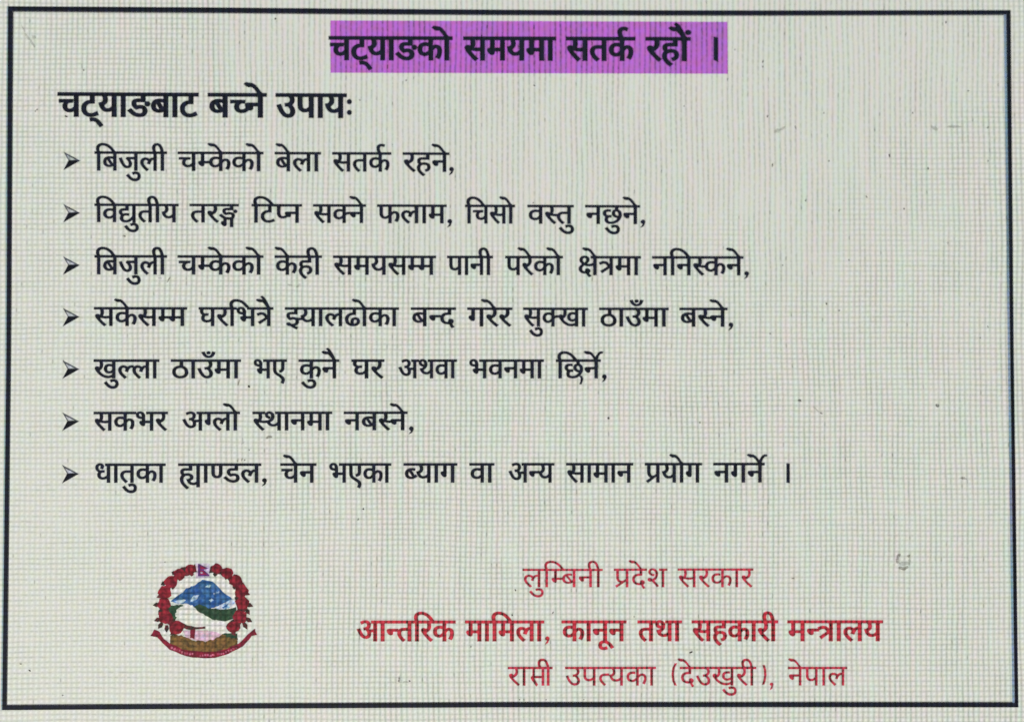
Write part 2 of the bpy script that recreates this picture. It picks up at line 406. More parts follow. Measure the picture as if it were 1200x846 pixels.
    15: [[358, 222, 1, 329, 222, 0, 271, 208, 0, 248, 197, 1, 201, 225, 0, 137, 301, 0, 137, 352, 1, 137, 380, 0, 157, 420, 0, 174, 433, 1, 197, 450, 0, 259, 465, 0, 308, 465, 1, 401, 465, 1, 401, 551, 1, 0, 551, 1, 0, 622, 1, 592, 622, 1, 592, 551, 1, 482, 551, 1, 482, 394, 1, 298, 394, 1, 267, 394, 0, 241, 388, 0, 232, 381, 1, 217, 369, 0, 217, 347, 1, 217, 323, 0, 245, 290, 0, 261, 277, 1, 307, 294, 0, 362, 294, 1, 436, 294, 0, 534, 219, 0, 534, 154, 1, 534, 87, 0, 436, 0, 0, 337, 0, 1, 239, 0, 0, 84, 88, 0, 25, 158, 1, 86, 207, 1, 143, 139, 0, 262, 74, 0, 337, 74, 1, 453, 74, 0, 453, 152, 1, 453, 187, 0, 404, 222, 0]],
    16: [[307, 0, 1, 229, 0, 0, 112, 55, 0, 46, 158, 0, 46, 231, 1, 46, 301, 0, 118, 396, 0, 236, 445, 0, 305, 446, 1, 305, 551, 1, 0, 551, 1, 0, 622, 1, 577, 622, 1, 577, 551, 1, 385, 551, 1, 385, 375, 1, 346, 375, 1, 282, 375, 0, 213, 358, 0, 188, 341, 1, 158, 322, 0, 126, 262, 0, 126, 221, 1, 126, 163, 0, 190, 89, 0, 248, 75, 1, 233, 115, 0, 233, 157, 1, 233, 191, 0, 266, 251, 0, 331, 288, 0, 380, 288, 1, 429, 288, 0, 492, 251, 0, 523, 191, 0, 523, 157, 1, 523, 87, 0, 408, 0, 0], [306, 140, 1, 306, 103, 0, 323, 70, 1, 378, 71, 0, 448, 116, 0, 448, 157, 1, 448, 187, 0, 413, 221, 0, 385, 221, 1, 350, 221, 0, 306, 178, 0]],
    17: [[630, 551, 1, 526, 551, 1, 526, 0, 1, 445, 0, 1, 445, 150, 1, 414, 130, 0, 341, 103, 0, 283, 103, 1, 206, 103, 0, 111, 184, 0, 111, 251, 1, 111, 278, 0, 129, 328, 0, 148, 348, 1, 101, 366, 0, 42, 437, 0, 42, 493, 1, 42, 553, 0, 124, 632, 0, 187, 632, 1, 240, 632, 0, 311, 576, 0, 311, 531, 1, 311, 484, 0, 271, 443, 1, 210, 482, 1, 221, 492, 0, 230, 515, 0, 230, 526, 1, 230, 541, 0, 210, 568, 0, 184, 568, 1, 156, 568, 0, 116, 524, 0, 116, 489, 1, 116, 457, 0, 147, 418, 0, 196, 400, 0, 223, 397, 1, 253, 405, 0, 288, 405, 1, 299, 405, 0, 326, 403, 0, 333, 402, 1, 326, 332, 1, 320, 333, 0, 303, 333, 0, 298, 333, 1, 248, 333, 0, 191, 292, 0, 191, 254, 1, 191, 213, 0, 248, 173, 0, 292, 173, 1, 345, 173, 0, 419, 216, 0, 445, 245, 1, 445, 551, 1, 383, 551, 1, 383, 622, 1, 630, 622, 1]],
    18: [[568, 551, 1, 474, 551, 1, 474, 380, 1, 474, 329, 0, 459, 269, 0, 441, 246, 1, 404, 198, 0, 323, 192, 1, 307, 266, 1, 329, 270, 0, 360, 281, 0, 370, 292, 1, 382, 304, 0, 393, 339, 0, 393, 380, 1, 393, 551, 1, 160, 551, 1, 160, 353, 1, 160, 307, 0, 166, 249, 0, 186, 211, 0, 226, 180, 0, 260, 160, 1, 370, 98, 1, 433, 62, 0, 486, -3, 0, 486, -53, 1, 486, -93, 0, 453, -164, 0, 439, -184, 1, 367, -142, 1, 380, -122, 0, 403, -77, 0, 403, -55, 1, 403, -36, 0, 387, -7, 0, 339, 28, 0, 290, 56, 1, 203, 106, 1, 164, 129, 0, 109, 178, 0, 95, 212, 1, 79, 248, 0, 79, 316, 1, 79, 551, 1, 0, 551, 1, 0, 622, 1, 568, 622, 1]],
    19: [[-543, 874, 1, -513, 908, 1, -435, 896, 1, -350, 884, 1, -285, 846, 1, -210, 764, 1, -145, 674, 1, -94, 624, 1, -176, 612, 1, -215, 674, 1, -270, 742, 1, -330, 795, 1, -375, 808, 1, -435, 802, 1, -490, 824, 1]],
    20: [[-543, 874, 1, -513, 908, 1, -435, 896, 1, -350, 884, 1, -285, 846, 1, -210, 764, 1, -145, 674, 1, -94, 624, 1, -176, 612, 1, -215, 674, 1, -270, 742, 1, -330, 795, 1, -375, 808, 1, -435, 802, 1, -490, 824, 1], [-176, 612, 1, -140, 702, 1, -85, 797, 1, -25, 864, 1, 35, 894, 1, 97, 882, 1, 87, 837, 1, 25, 824, 1, -23, 782, 1, -65, 712, 1, -94, 612, 1]],
    21: [[208, 551, 1, 208, 234, 1, 208, 208, 0, 183, 178, 0, 160, 178, 1, 134, 178, 0, 79, 220, 0, 41, 280, 0, 41, 308, 1, 41, 331, 0, 68, 359, 0, 102, 359, 1, 127, 359, 1, 127, 551, 1, 0, 551, 1, 0, 622, 1, 578, 622, 1, 578, 551, 1, 474, 551, 1, 474, 0, 1, 393, 0, 1, 393, 551, 1]],
    22: [[208, 551, 1, 208, 234, 1, 208, 208, 0, 183, 178, 0, 160, 178, 1, 134, 178, 0, 79, 220, 0, 41, 280, 0, 41, 308, 1, 41, 331, 0, 68, 359, 0, 102, 359, 1, 127, 359, 1, 127, 551, 1, 0, 551, 1, 0, 622, 1, 296, 622, 1, 296, 551, 1]],
    23: [[605, 551, 1, 502, 551, 1, 502, 0, 1, 421, 0, 1, 421, 166, 1, 390, 146, 0, 314, 118, 0, 259, 118, 1, 182, 118, 0, 86, 199, 0, 86, 266, 1, 86, 294, 0, 106, 346, 0, 128, 366, 1, 88, 385, 0, 42, 455, 0, 42, 497, 1, 42, 528, 0, 52, 551, 1, 0, 551, 1, 0, 622, 1, 605, 622, 1], [167, 269, 1, 167, 227, 0, 223, 188, 0, 267, 188, 1, 319, 188, 0, 396, 231, 0, 421, 260, 1, 421, 551, 1, 145, 551, 1, 123, 527, 0, 123, 494, 1, 123, 457, 0, 166, 417, 0, 200, 412, 1, 228, 419, 0, 263, 419, 1, 290, 419, 0, 308, 417, 1, 302, 347, 1, 295, 348, 0, 279, 348, 0, 273, 348, 1, 224, 348, 0, 167, 308, 0]],
    24: [[321, 69, 1, 357, 80, 0, 403, 116, 0, 403, 148, 1, 403, 186, 0, 345, 229, 0, 280, 229, 1, 211, 229, 0, 138, 172, 0, 138, 124, 1, 138, 93, 0, 161, 35, 0, 232, -36, 0, 302, -89, 1, 248, -142, 1, 157, -71, 0, 58, 53, 0, 58, 130, 1, 58, 168, 0, 89, 227, 0, 115, 248, 1, 96, 266, 0, 69, 318, 0, 69, 352, 1, 69, 380, 0, 89, 420, 0, 106, 433, 1, 129, 450, 0, 188, 465, 0, 229, 465, 1, 361, 465, 1, 361, 551, 1, 0, 551, 1, 0, 622, 1, 546, 622, 1, 546, 551, 1, 442, 551, 1, 442, 394, 1, 230, 394, 1, 199, 394, 0, 173, 388, 0, 164, 381, 1, 149, 369, 0, 149, 347, 1, 149, 327, 0, 169, 296, 0, 183, 284, 1, 230, 300, 0, 284, 300, 1, 353, 300, 0, 440, 258, 0, 481, 191, 0, 481, 153, 1, 481, 95, 0, 413, 19, 0, 348, 2, 1]],
    25: [[277, -215, 1, 204, -153, 0, 107, -50, 0, 58, 53, 0, 58, 112, 1, 58, 146, 0, 85, 218, 0, 117, 246, 1, 97, 264, 0, 69, 317, 0, 69, 352, 1, 69, 380, 0, 89, 420, 0, 106, 433, 1, 129, 450, 0, 188, 465, 0, 229, 465, 1, 361, 465, 1, 361, 551, 1, 0, 551, 1, 0, 622, 1, 801, 622, 1, 801, 551, 1, 698, 551, 1, 698, -149, 1, 617, -149, 1, 617, -51, 1, 594, -63, 0, 531, -81, 0, 490, -81, 1, 416, -81, 0, 301, 11, 0, 278, 105, 1, 335, 112, 0, 401, 145, 0, 401, 173, 1, 401, 228, 0, 299, 228, 1, 138, 228, 0, 138, 102, 1, 138, 59, 0, 177, -17, 0, 263, -104, 0, 331, -163, 1], [498, -9, 1, 537, -9, 0, 595, 17, 0, 617, 36, 1, 617, 551, 1, 442, 551, 1, 442, 394, 1, 230, 394, 1, 199, 394, 0, 173, 388, 0, 164, 381, 1, 149, 369, 0, 149, 347, 1, 149, 327, 0, 169, 296, 0, 184, 284, 1, 206, 291, 0, 261, 300, 0, 294, 300, 1, 346, 300, 0, 431, 272, 0, 481, 216, 0, 481, 173, 1, 481, 123, 0, 424, 70, 0, 377, 53, 1, 401, 16, 0, 460, -9, 0]],
    26: [[-185, 615, 1, -202, 650, 0, -220, 714, 0, -220, 748, 1, -220, 813, 0, -136, 896, 0, -61, 896, 1, -1, 896, 0, 79, 839, 0, 137, 718, 0, 163, 622, 1, 273, 622, 1, 273, 551, 1, 170, 551, 1, 170, 0, 1, 89, 0, 1, 89, 551, 1, 0, 551, 1, 0, 622, 1, 87, 622, 1, 59, 726, 0, -2, 825, 0, -57, 825, 1, -97, 825, 0, -139, 776, 0, -139, 733, 1, -139, 699, 0, -119, 644, 0, -105, 615, 1]],
    27: [[89, 551, 1, 0, 551, 1, 0, 622, 1, 80, 622, 1, 68, 644, 0, 53, 694, 0, 53, 724, 1, 53, 802, 0, 169, 896, 0, 266, 896, 1, 407, 896, 0, 625, 743, 0, 704, 615, 1, 620, 615, 1, 467, 824, 0, 283, 824, 1, 213, 824, 0, 134, 765, 0, 134, 714, 1, 134, 684, 0, 153, 639, 0, 165, 622, 1, 273, 622, 1, 273, 551, 1, 170, 551, 1, 170, 0, 1, 89, 0, 1]],
    28: [[653, 551, 1, 653, 0, 1, 572, 0, 1, 572, 370, 1, 435, 370, 1, 394, 370, 0, 378, 373, 1, 414, 343, 0, 458, 263, 0, 458, 218, 1, 458, 172, 0, 417, 110, 0, 350, 80, 0, 310, 80, 1, 257, 80, 0, 161, 141, 0, 73, 282, 0, 31, 401, 1, 102, 426, 1, 148, 292, 0, 248, 153, 0, 306, 153, 1, 338, 153, 0, 379, 187, 0, 379, 227, 1, 379, 271, 0, 318, 349, 0, 273, 377, 1, 302, 441, 1, 572, 441, 1, 572, 551, 1, 0, 551, 1, 0, 622, 1, 757, 622, 1, 757, 551, 1]],
    29: [[271, 222, 1, 242, 222, 0, 184, 208, 0, 161, 197, 1, 114, 225, 0, 50, 301, 0, 50, 352, 1, 50, 380, 0, 70, 420, 0, 87, 433, 1, 110, 450, 0, 167, 465, 0, 218, 465, 1, 314, 465, 1, 314, 551, 1, 0, 551, 1, 0, 622, 1, 512, 622, 1, 512, 551, 1, 395, 551, 1, 395, 394, 1, 211, 394, 1, 180, 394, 0, 154, 388, 0, 145, 381, 1, 130, 369, 0, 130, 347, 1, 130, 323, 0, 158, 290, 0, 174, 277, 1, 220, 294, 0, 275, 294, 1, 317, 294, 0, 352, 281, 1, 380, 275, 0, 441, 268, 0, 480, 268, 1, 517, 268, 0, 568, 277, 0, 586, 283, 1, 599, 214, 1, 577, 206, 0, 525, 197, 0, 484, 197, 1, 464, 197, 0, 438, 202, 1, 447, 180, 0, 447, 154, 1, 447, 89, 0, 364, 14, 0, 289, 4, 1, 318, -8, 0, 381, -30, 0, 415, -40, 1, 382, -110, 1, 325, -84, 0, 221, -27, 0, 176, 1, 1, 117, 4, 0, 48, 33, 0, 48, 65, 1, 48, 87, 0, 75, 116, 0, 101, 116, 1, 121, 116, 0, 164, 95, 0, 194, 70, 1, 208, 68, 0, 219, 68, 1, 289, 68, 0, 366, 109, 0, 366, 153, 1, 366, 186, 0, 317, 222, 0]],
    30: [[777, 551, 1, 452, 551, 1, 452, 349, 1, 500, 399, 0, 569, 399, 1, 634, 399, 0, 716, 316, 0, 716, 239, 1, 716, 193, 0, 686, 89, 0, 651, 39, 1, 579, 80, 1, 604, 112, 0, 636, 196, 0, 636, 237, 1, 636, 284, 0, 597, 330, 0, 562, 330, 1, 508, 330, 0, 452, 258, 1, 452, 0, 1, 371, 0, 1, 371, 174, 1, 347, 154, 0, 276, 118, 0, 226, 118, 1, 179, 118, 0, 96, 156, 0, 46, 233, 0, 46, 290, 1, 46, 370, 0, 156, 464, 0, 244, 464, 1, 267, 464, 0, 324, 457, 0, 339, 454, 1, 333, 381, 1, 317, 385, 0, 268, 391, 0, 249, 391, 1, 191, 391, 0, 127, 339, 0, 127, 292, 1, 127, 239, 0, 188, 188, 0, 228, 188, 1, 272, 188, 0, 341, 230, 0, 371, 260, 1, 371, 551, 1, 0, 551, 1, 0, 622, 1, 777, 622, 1]],
    31: [[618, 551, 1, 452, 551, 1, 452, 334, 1, 474, 349, 0, 528, 368, 0, 567, 368, 1, 631, 368, 1, 631, 297, 1, 580, 297, 1, 534, 297, 0, 482, 277, 0, 452, 253, 1, 452, 0, 1, 371, 0, 1, 371, 174, 1, 347, 154, 0, 276, 118, 0, 226, 118, 1, 179, 118, 0, 96, 156, 0, 46, 233, 0, 46, 290, 1, 46, 370, 0, 156, 464, 0, 244, 464, 1, 267, 464, 0, 324, 457, 0, 339, 454, 1, 333, 381, 1, 317, 385, 0, 268, 391, 0, 249, 391, 1, 191, 391, 0, 127, 339, 0, 127, 292, 1, 127, 239, 0, 188, 188, 0, 228, 188, 1, 272, 188, 0, 341, 230, 0, 371, 260, 1, 371, 551, 1, 0, 551, 1, 0, 622, 1, 618, 622, 1]],
    32: [[623, 551, 1, 623, 0, 1, 542, 0, 1, 542, 325, 1, 511, 310, 0, 440, 293, 0, 390, 293, 1, 340, 293, 0, 257, 313, 0, 225, 326, 1, 178, 297, 0, 128, 244, 0, 128, 208, 1, 128, 188, 0, 148, 147, 0, 200, 120, 0, 247, 120, 1, 258, 120, 0, 269, 121, 1, 263, 139, 0, 263, 157, 1, 263, 189, 0, 303, 216, 0, 328, 216, 1, 369, 216, 0, 413, 164, 0, 413, 136, 1, 413, 108, 0, 388, 76, 0, 365, 66, 1, 383, 43, 0, 421, 2, 0, 448, -24, 1, 390, -65, 1, 363, -34, 0, 314, 27, 0, 298, 53, 1, 286, 51, 0, 258, 50, 0, 245, 50, 1, 186, 50, 0, 96, 91, 0, 46, 162, 0, 46, 205, 1, 46, 260, 0, 115, 333, 0, 164, 361, 1, 120, 390, 0, 74, 461, 0, 74, 507, 1, 74, 560, 0, 155, 632, 0, 231, 632, 1, 293, 632, 0, 382, 574, 0, 382, 515, 1, 382, 467, 0, 336, 401, 0, 295, 373, 1, 314, 368, 0, 357, 364, 0, 379, 364, 1, 425, 364, 0, 504, 385, 0, 542, 411, 1, 542, 551, 1, 453, 551, 1, 453, 622, 1, 727, 622, 1, 727, 551, 1], [153, 502, 1, 153, 469, 0, 195, 416, 0, 228, 399, 1, 303, 448, 0, 303, 506, 1, 303, 530, 0, 269, 566, 0, 229, 566, 1, 195, 566, 0, 153, 532, 0]],
    33: [[729, 551, 1, 729, 0, 1, 648, 0, 1, 648, 45, 1, 613, 26, 0, 530, 7, 0, 488, 7, 1, 380, 7, 0, 183, 114, 0, 85, 239, 1, 58, 274, 0, 40, 319, 0, 40, 338, 1, 40, 359, 0, 70, 393, 0, 104, 393, 1, 129, 393, 0, 166, 370, 0, 181, 350, 1, 202, 369, 0, 217, 428, 0, 217, 458, 1, 217, 484, 0, 210, 531, 0, 201, 551, 1, 0, 551, 1, 0, 622, 1, 833, 622, 1, 833, 551, 1], [534, 232, 1, 569, 232, 0, 627, 261, 0, 648, 280, 1, 648, 551, 1, 281, 551, 1, 298, 514, 0, 298, 458, 1, 298, 376, 0, 228, 280, 0, 166, 253, 1, 236, 169, 0, 391, 79, 0, 490, 79, 1, 533, 79, 0, 611, 99, 0, 648, 122, 1, 648, 198, 1, 625, 184, 0, 561, 164, 0, 521, 164, 1, 474, 164, 0, 399, 203, 0, 356, 273, 0, 356, 319, 1, 356, 392, 0, 452, 473, 0, 531, 473, 1, 548, 473, 0, 602, 468, 0, 616, 463, 1, 610, 394, 1, 595, 398, 0, 558, 404, 0, 540, 404, 1, 492, 404, 0, 437, 360, 0, 437, 316, 1, 437, 273, 0, 492, 232, 0]],
    34: [[0, 551, 1, 0, 622, 1, 693, 622, 1, 693, 551, 1, 589, 551, 1, 589, 0, 1, 508, 0, 1, 508, 355, 1, 502, 356, 0, 494, 356, 1, 470, 356, 0, 420, 332, 0, 374, 269, 0, 356, 208, 1, 279, 232, 1, 291, 278, 0, 311, 313, 1, 287, 331, 0, 239, 353, 0, 209, 353, 1, 169, 353, 0, 126, 307, 0, 126, 271, 1, 126, 233, 0, 169, 164, 0, 251, 89, 0, 309, 40, 1, 255, -12, 1, 197, 38, 0, 101, 129, 0, 45, 222, 0, 45, 275, 1, 45, 328, 0, 94, 395, 0, 168, 426, 0, 204, 426, 1, 248, 426, 0, 321, 397, 0, 354, 370, 1, 412, 426, 0, 499, 426, 1, 504, 426, 0, 508, 426, 1, 508, 551, 1]],
    35: [[0, 622, 1, 515, 622, 1, 515, 551, 1, 0, 551, 1], [537, 349, 1, 517, 356, 0, 494, 356, 1, 470, 356, 0, 420, 332, 0, 374, 269, 0, 356, 208, 1, 279, 232, 1, 291, 278, 0, 311, 313, 1, 288, 331, 0, 239, 353, 0, 209, 353, 1, 169, 353, 0, 126, 307, 0, 126, 271, 1, 126, 233, 0, 169, 164, 0, 251, 89, 0, 309, 40, 1, 255, -12, 1, 197, 38, 0, 101, 129, 0, 45, 222, 0, 45, 275, 1, 45, 328, 0, 94, 395, 0, 167, 426, 0, 204, 426, 1, 248, 426, 0, 321, 397, 0, 354, 370, 1, 413, 426, 0, 500, 426, 1, 514, 426, 0, 545, 422, 0, 556, 417, 1]],
    36: [[509, 551, 1, 509, 0, 1, 428, 0, 1, 428, 250, 1, 207, 250, 1, 207, 213, 1, 207, 180, 0, 178, 151, 0, 159, 151, 1, 140, 151, 0, 98, 176, 0, 62, 215, 0, 39, 259, 0, 39, 278, 1, 39, 296, 0, 66, 321, 0, 100, 321, 1, 126, 321, 1, 126, 551, 1, 0, 551, 1, 0, 622, 1, 612, 622, 1, 612, 551, 1], [428, 551, 1, 207, 551, 1, 207, 321, 1, 428, 321, 1]],
    37: [[207, 321, 1, 428, 321, 1, 428, 250, 1, 207, 250, 1, 207, 213, 1, 207, 180, 0, 178, 151, 0, 159, 151, 1, 140, 151, 0, 98, 176, 0, 62, 215, 0, 39, 259, 0, 39, 278, 1, 39, 296, 0, 66, 321, 0, 100, 321, 1, 126, 321, 1, 126, 551, 1, 0, 551, 1, 0, 622, 1, 364, 622, 1, 364, 551, 1, 207, 551, 1]],
    38: [[0, 622, 1, 569, 622, 1, 569, 551, 1, 466, 551, 1, 466, 0, 1, 385, 0, 1, 385, 298, 1, 204, 298, 1, 204, 244, 1, 204, 216, 0, 176, 188, 0, 153, 188, 1, 129, 188, 0, 75, 230, 0, 37, 290, 0, 37, 318, 1, 37, 341, 0, 64, 369, 0, 98, 369, 1, 385, 369, 1, 385, 551, 1, 0, 551, 1]],
    39: [[0, 622, 1, 373, 622, 1, 373, 551, 1, 0, 551, 1], [204, 298, 1, 204, 244, 1, 204, 216, 0, 176, 188, 0, 153, 188, 1, 129, 188, 0, 75, 230, 0, 37, 290, 0, 37, 318, 1, 37, 341, 0, 64, 369, 0, 98, 369, 1, 385, 369, 1, 385, 298, 1]],
    40: [[358, 222, 1, 329, 222, 0, 271, 208, 0, 248, 197, 1, 202, 224, 0, 137, 300, 0, 137, 352, 1, 137, 380, 0, 157, 420, 0, 174, 433, 1, 197, 450, 0, 259, 465, 0, 308, 465, 1, 401, 465, 1, 401, 551, 1, 0, 551, 1, 0, 622, 1, 662, 622, 1, 662, 551, 1, 482, 551, 1, 482, 394, 1, 298, 394, 1, 267, 394, 0, 241, 388, 0, 232, 381, 1, 217, 369, 0, 217, 347, 1, 217, 323, 0, 245, 290, 0, 261, 277, 1, 307, 294, 0, 362, 294, 1, 436, 294, 0, 534, 219, 0, 534, 154, 1, 534, 86, 0, 436, 0, 0, 337, 0, 1, 239, 0, 0, 84, 88, 0, 25, 158, 1, 86, 207, 1, 143, 139, 0, 262, 74, 0, 337, 74, 1, 453, 74, 0, 453, 152, 1, 453, 186, 0, 404, 222, 0], [511, 337, 1, 511, 360, 0, 541, 392, 0, 563, 392, 1, 585, 392, 0, 615, 360, 0, 615, 337, 1, 615, 315, 0, 585, 282, 0, 563, 282, 1, 541, 282, 0, 511, 315, 0]],
    41: [[358, 277, 1, 329, 277, 0, 261, 263, 0, 238, 252, 1, 196, 279, 0, 137, 349, 0, 137, 391, 1, 137, 437, 0, 172, 461, 1, 193, 476, 0, 251, 489, 0, 302, 489, 1, 397, 489, 1, 397, 551, 1, 0, 551, 1, 0, 622, 1, 662, 622, 1, 662, 551, 1, 478, 551, 1, 478, 418, 1, 284, 418, 1, 257, 418, 0, 217, 407, 0, 217, 385, 1, 217, 369, 0, 237, 340, 0, 250, 328, 1, 273, 336, 0, 334, 347, 0, 364, 347, 1, 444, 347, 0, 534, 284, 0, 534, 228, 1, 534, 196, 0, 505, 144, 0, 474, 127, 1, 474, -155, 1, 398, -155, 1, 398, 102, 1, 370, 98, 0, 337, 98, 1, 293, 98, 0, 250, 107, 1, 250, -69, 1, 250, -95, 0, 225, -125, 0, 202, -125, 1, 174, -125, 0, 122, -86, 0, 89, -30, 0, 89, -7, 1, 89, 14, 0, 116, 40, 0, 150, 40, 1, 176, 40, 1, 176, 129, 1, 132, 147, 0, 54, 202, 0, 22, 239, 1, 84, 288, 1, 146, 220, 0, 279, 169, 0, 340, 169, 1, 400, 169, 0, 453, 199, 0, 453, 227, 1, 453, 277, 0], [511, 379, 1, 511, 402, 0, 541, 434, 0, 563, 434, 1, 585, 434, 0, 615, 402, 0, 615, 379, 1, 615, 356, 0, 585, 324, 0, 563, 324, 1, 541, 324, 0, 511, 356, 0]],
    42: [[251, 146, 1, 158, 146, 0, 114, 205, 1, 97, 228, 0, 79, 298, 0, 79, 352, 1, 79, 551, 1, 0, 551, 1, 0, 622, 1, 481, 622, 1, 481, 551, 1, 420, 551, 1, 420, 321, 1, 420, 279, 0, 403, 221, 0, 385, 198, 1, 364, 173, 0, 298, 146, 0], [249, 217, 1, 301, 217, 0, 321, 249, 1, 332, 266, 0, 339, 310, 0, 339, 353, 1, 339, 551, 1, 160, 551, 1, 160, 353, 1, 160, 314, 0, 168, 268, 0, 178, 251, 1, 189, 235, 0, 222, 217, 0]],
    43: [[170, 551, 1, 170, 0, 1, 89, 0, 1, 89, 551, 1, 0, 551, 1, 0, 622, 1, 273, 622, 1, 273, 551, 1], [-284, 874, 1, -254, 908, 1, -176, 896, 1, -91, 884, 1, -26, 846, 1, 49, 764, 1, 114, 674, 1, 165, 624, 1, 83, 612, 1, 44, 674, 1, -11, 742, 1, -71, 795, 1, -116, 808, 1, -176, 802, 1, -231, 824, 1]],
    44: [[479, 551, 1, 479, 0, 1, 398, 0, 1, 398, 191, 1, 369, 172, 0, 301, 146, 0, 254, 146, 1, 214, 146, 0, 149, 173, 0, 128, 194, 1, 103, 221, 0, 79, 294, 0, 79, 358, 1, 79, 551, 1, 0, 551, 1, 0, 622, 1, 583, 622, 1, 583, 551, 1], [398, 551, 1, 160, 551, 1, 160, 369, 1, 160, 328, 0, 166, 280, 0, 179, 251, 0, 190, 240, 1, 213, 217, 0, 263, 217, 1, 303, 217, 0, 373, 255, 0, 398, 280, 1]],
    45: [[160, 551, 1, 160, 369, 1, 160, 328, 0, 166, 280, 0, 179, 251, 0, 190, 240, 1, 213, 217, 0, 263, 217, 1, 304, 217, 0, 375, 257, 0, 400, 282, 1, 436, 214, 1, 396, 186, 0, 313, 146, 0, 254, 146, 1, 214, 146, 0, 149, 173, 0, 128, 194, 1, 103, 221, 0, 79, 294, 0, 79, 358, 1, 79, 551, 1, 0, 551, 1, 0, 622, 1, 322, 622, 1, 322, 551, 1]],
    46: [[45, 53, 1, 214, 153, 1, 160, 162, 0, 128, 194, 1, 103, 221, 0, 79, 294, 0, 79, 358, 1, 79, 551, 1, 0, 551, 1, 0, 622, 1, 583, 622, 1, 583, 551, 1, 479, 551, 1, 479, 0, 1, 398, 0, 1, 398, 193, 1, 92, -13, 1], [398, 551, 1, 160, 551, 1, 160, 369, 1, 160, 328, 0, 166, 280, 0, 179, 251, 0, 190, 240, 1, 213, 217, 0, 262, 217, 1, 301, 217, 0, 373, 255, 0, 398, 280, 1]],
    47: [[213, -165, 1, 138, -62, 0, 68, 199, 0, 68, 337, 1, 68, 477, 0, 137, 730, 0, 213, 832, 1, 294, 832, 1, 226, 726, 0, 153, 472, 0, 153, 336, 1, 153, 203, 0, 225, -56, 0, 295, -165, 1]],
    48: [[60, -165, 1, 128, -59, 0, 200, 197, 0, 200, 330, 1, 200, 464, 0, 129, 723, 0, 59, 832, 1, 141, 832, 1, 216, 729, 0, 286, 467, 0, 286, 329, 1, 286, 190, 0, 216, -64, 0, 141, -165, 1]],
    49: [[460, 551, 1, 460, 349, 1, 485, 373, 0, 543, 399, 0, 578, 399, 1, 643, 399, 0, 725, 316, 0, 725, 239, 1, 725, 193, 0, 695, 89, 0, 660, 39, 1, 588, 80, 1, 613, 112, 0, 645, 196, 0, 645, 237, 1, 645, 284, 0, 605, 330, 0, 570, 330, 1, 517, 330, 0, 460, 257, 1, 460, 0, 1, 379, 0, 1, 379, 193, 1, 355, 174, 0, 291, 146, 0, 248, 146, 1, 208, 146, 0, 144, 175, 0, 125, 197, 1, 100, 226, 0, 79, 297, 0, 79, 354, 1, 79, 551, 1, 0, 551, 1, 0, 622, 1, 786, 622, 1, 786, 551, 1], [160, 551, 1, 160, 360, 1, 160, 305, 0, 172, 257, 0, 188, 240, 1, 208, 217, 0, 248, 217, 1, 289, 217, 0, 353, 251, 0, 379, 278, 1, 379, 551, 1]],
    50: [[0, 551, 1, 0, 622, 1, 560, 622, 1, 560, 551, 1], [460, 0, 1, 460, 600, 1, 541, 600, 1, 541, 0, 1], [170, 250, 1, 170, 318, 1, 480, 318, 1, 480, 250, 1], [155, 600, 1, 226, 600, 1, 226, 340, 1, 196, 262, 1, 330, 28, 1, 282, -30, 1, 150, 150, 1, 100, 232, 1, 104, 290, 1, 155, 330, 1]],
    51: [[395, 42, 1, 341, -12, 1, 282, 37, 0, 178, 137, 0, 98, 225, 0, 75, 256, 1, 53, 287, 0, 40, 323, 0, 40, 340, 1, 40, 359, 0, 70, 393, 0, 104, 393, 1, 129, 393, 0, 166, 370, 0, 181, 349, 1, 220, 369, 0, 256, 429, 0, 256, 468, 1, 256, 491, 0, 246, 536, 0, 239, 551, 1, 0, 551, 1, 0, 622, 1, 424, 622, 1, 424, 551, 1, 320, 551, 1, 336, 516, 0, 336, 458, 1, 336, 403, 0, 292, 327, 0, 216, 274, 0, 167, 254, 1, 212, 202, 0, 331, 91, 0]],
    52: [[-190, 615, 1, -211, 650, 0, -240, 726, 0, -240, 762, 1, -240, 829, 0, -151, 896, 0, -85, 896, 1, -53, 896, 0, 1, 883, 0, 21, 872, 1, -1, 806, 1, -18, 815, 0, -56, 827, 0, -78, 827, 1, -118, 827, 0, -160, 782, 0, -160, 747, 1, -160, 714, 0, -133, 651, 0, -108, 615, 1]],
    53: [[587, 551, 1, 587, 0, 1, 506, 0, 1, 506, 266, 1, 477, 257, 0, 419, 251, 0, 380, 251, 1, 338, 251, 0, 245, 266, 0, 212, 277, 1, 192, 264, 0, 167, 253, 1, 208, 201, 0, 319, 91, 0, 380, 42, 1, 326, -12, 1, 270, 37, 0, 171, 137, 0, 95, 225, 0, 73, 256, 1, 51, 287, 0, 40, 323, 0, 40, 340, 1, 40, 359, 0, 70, 393, 0, 104, 393, 1, 129, 393, 0, 166, 370, 0, 181, 350, 1, 202, 369, 0, 217, 428, 0, 217, 458, 1, 217, 488, 0, 208, 536, 0, 201, 551, 1, 0, 551, 1, 0, 622, 1, 691, 622, 1, 691, 551, 1], [369, 322, 1, 408, 322, 0, 472, 330, 0, 506, 339, 1, 506, 551, 1, 281, 551, 1, 288, 534, 0, 298, 488, 0, 298, 458, 1, 298, 416, 0, 279, 354, 0, 262, 333, 1, 314, 322, 0]],
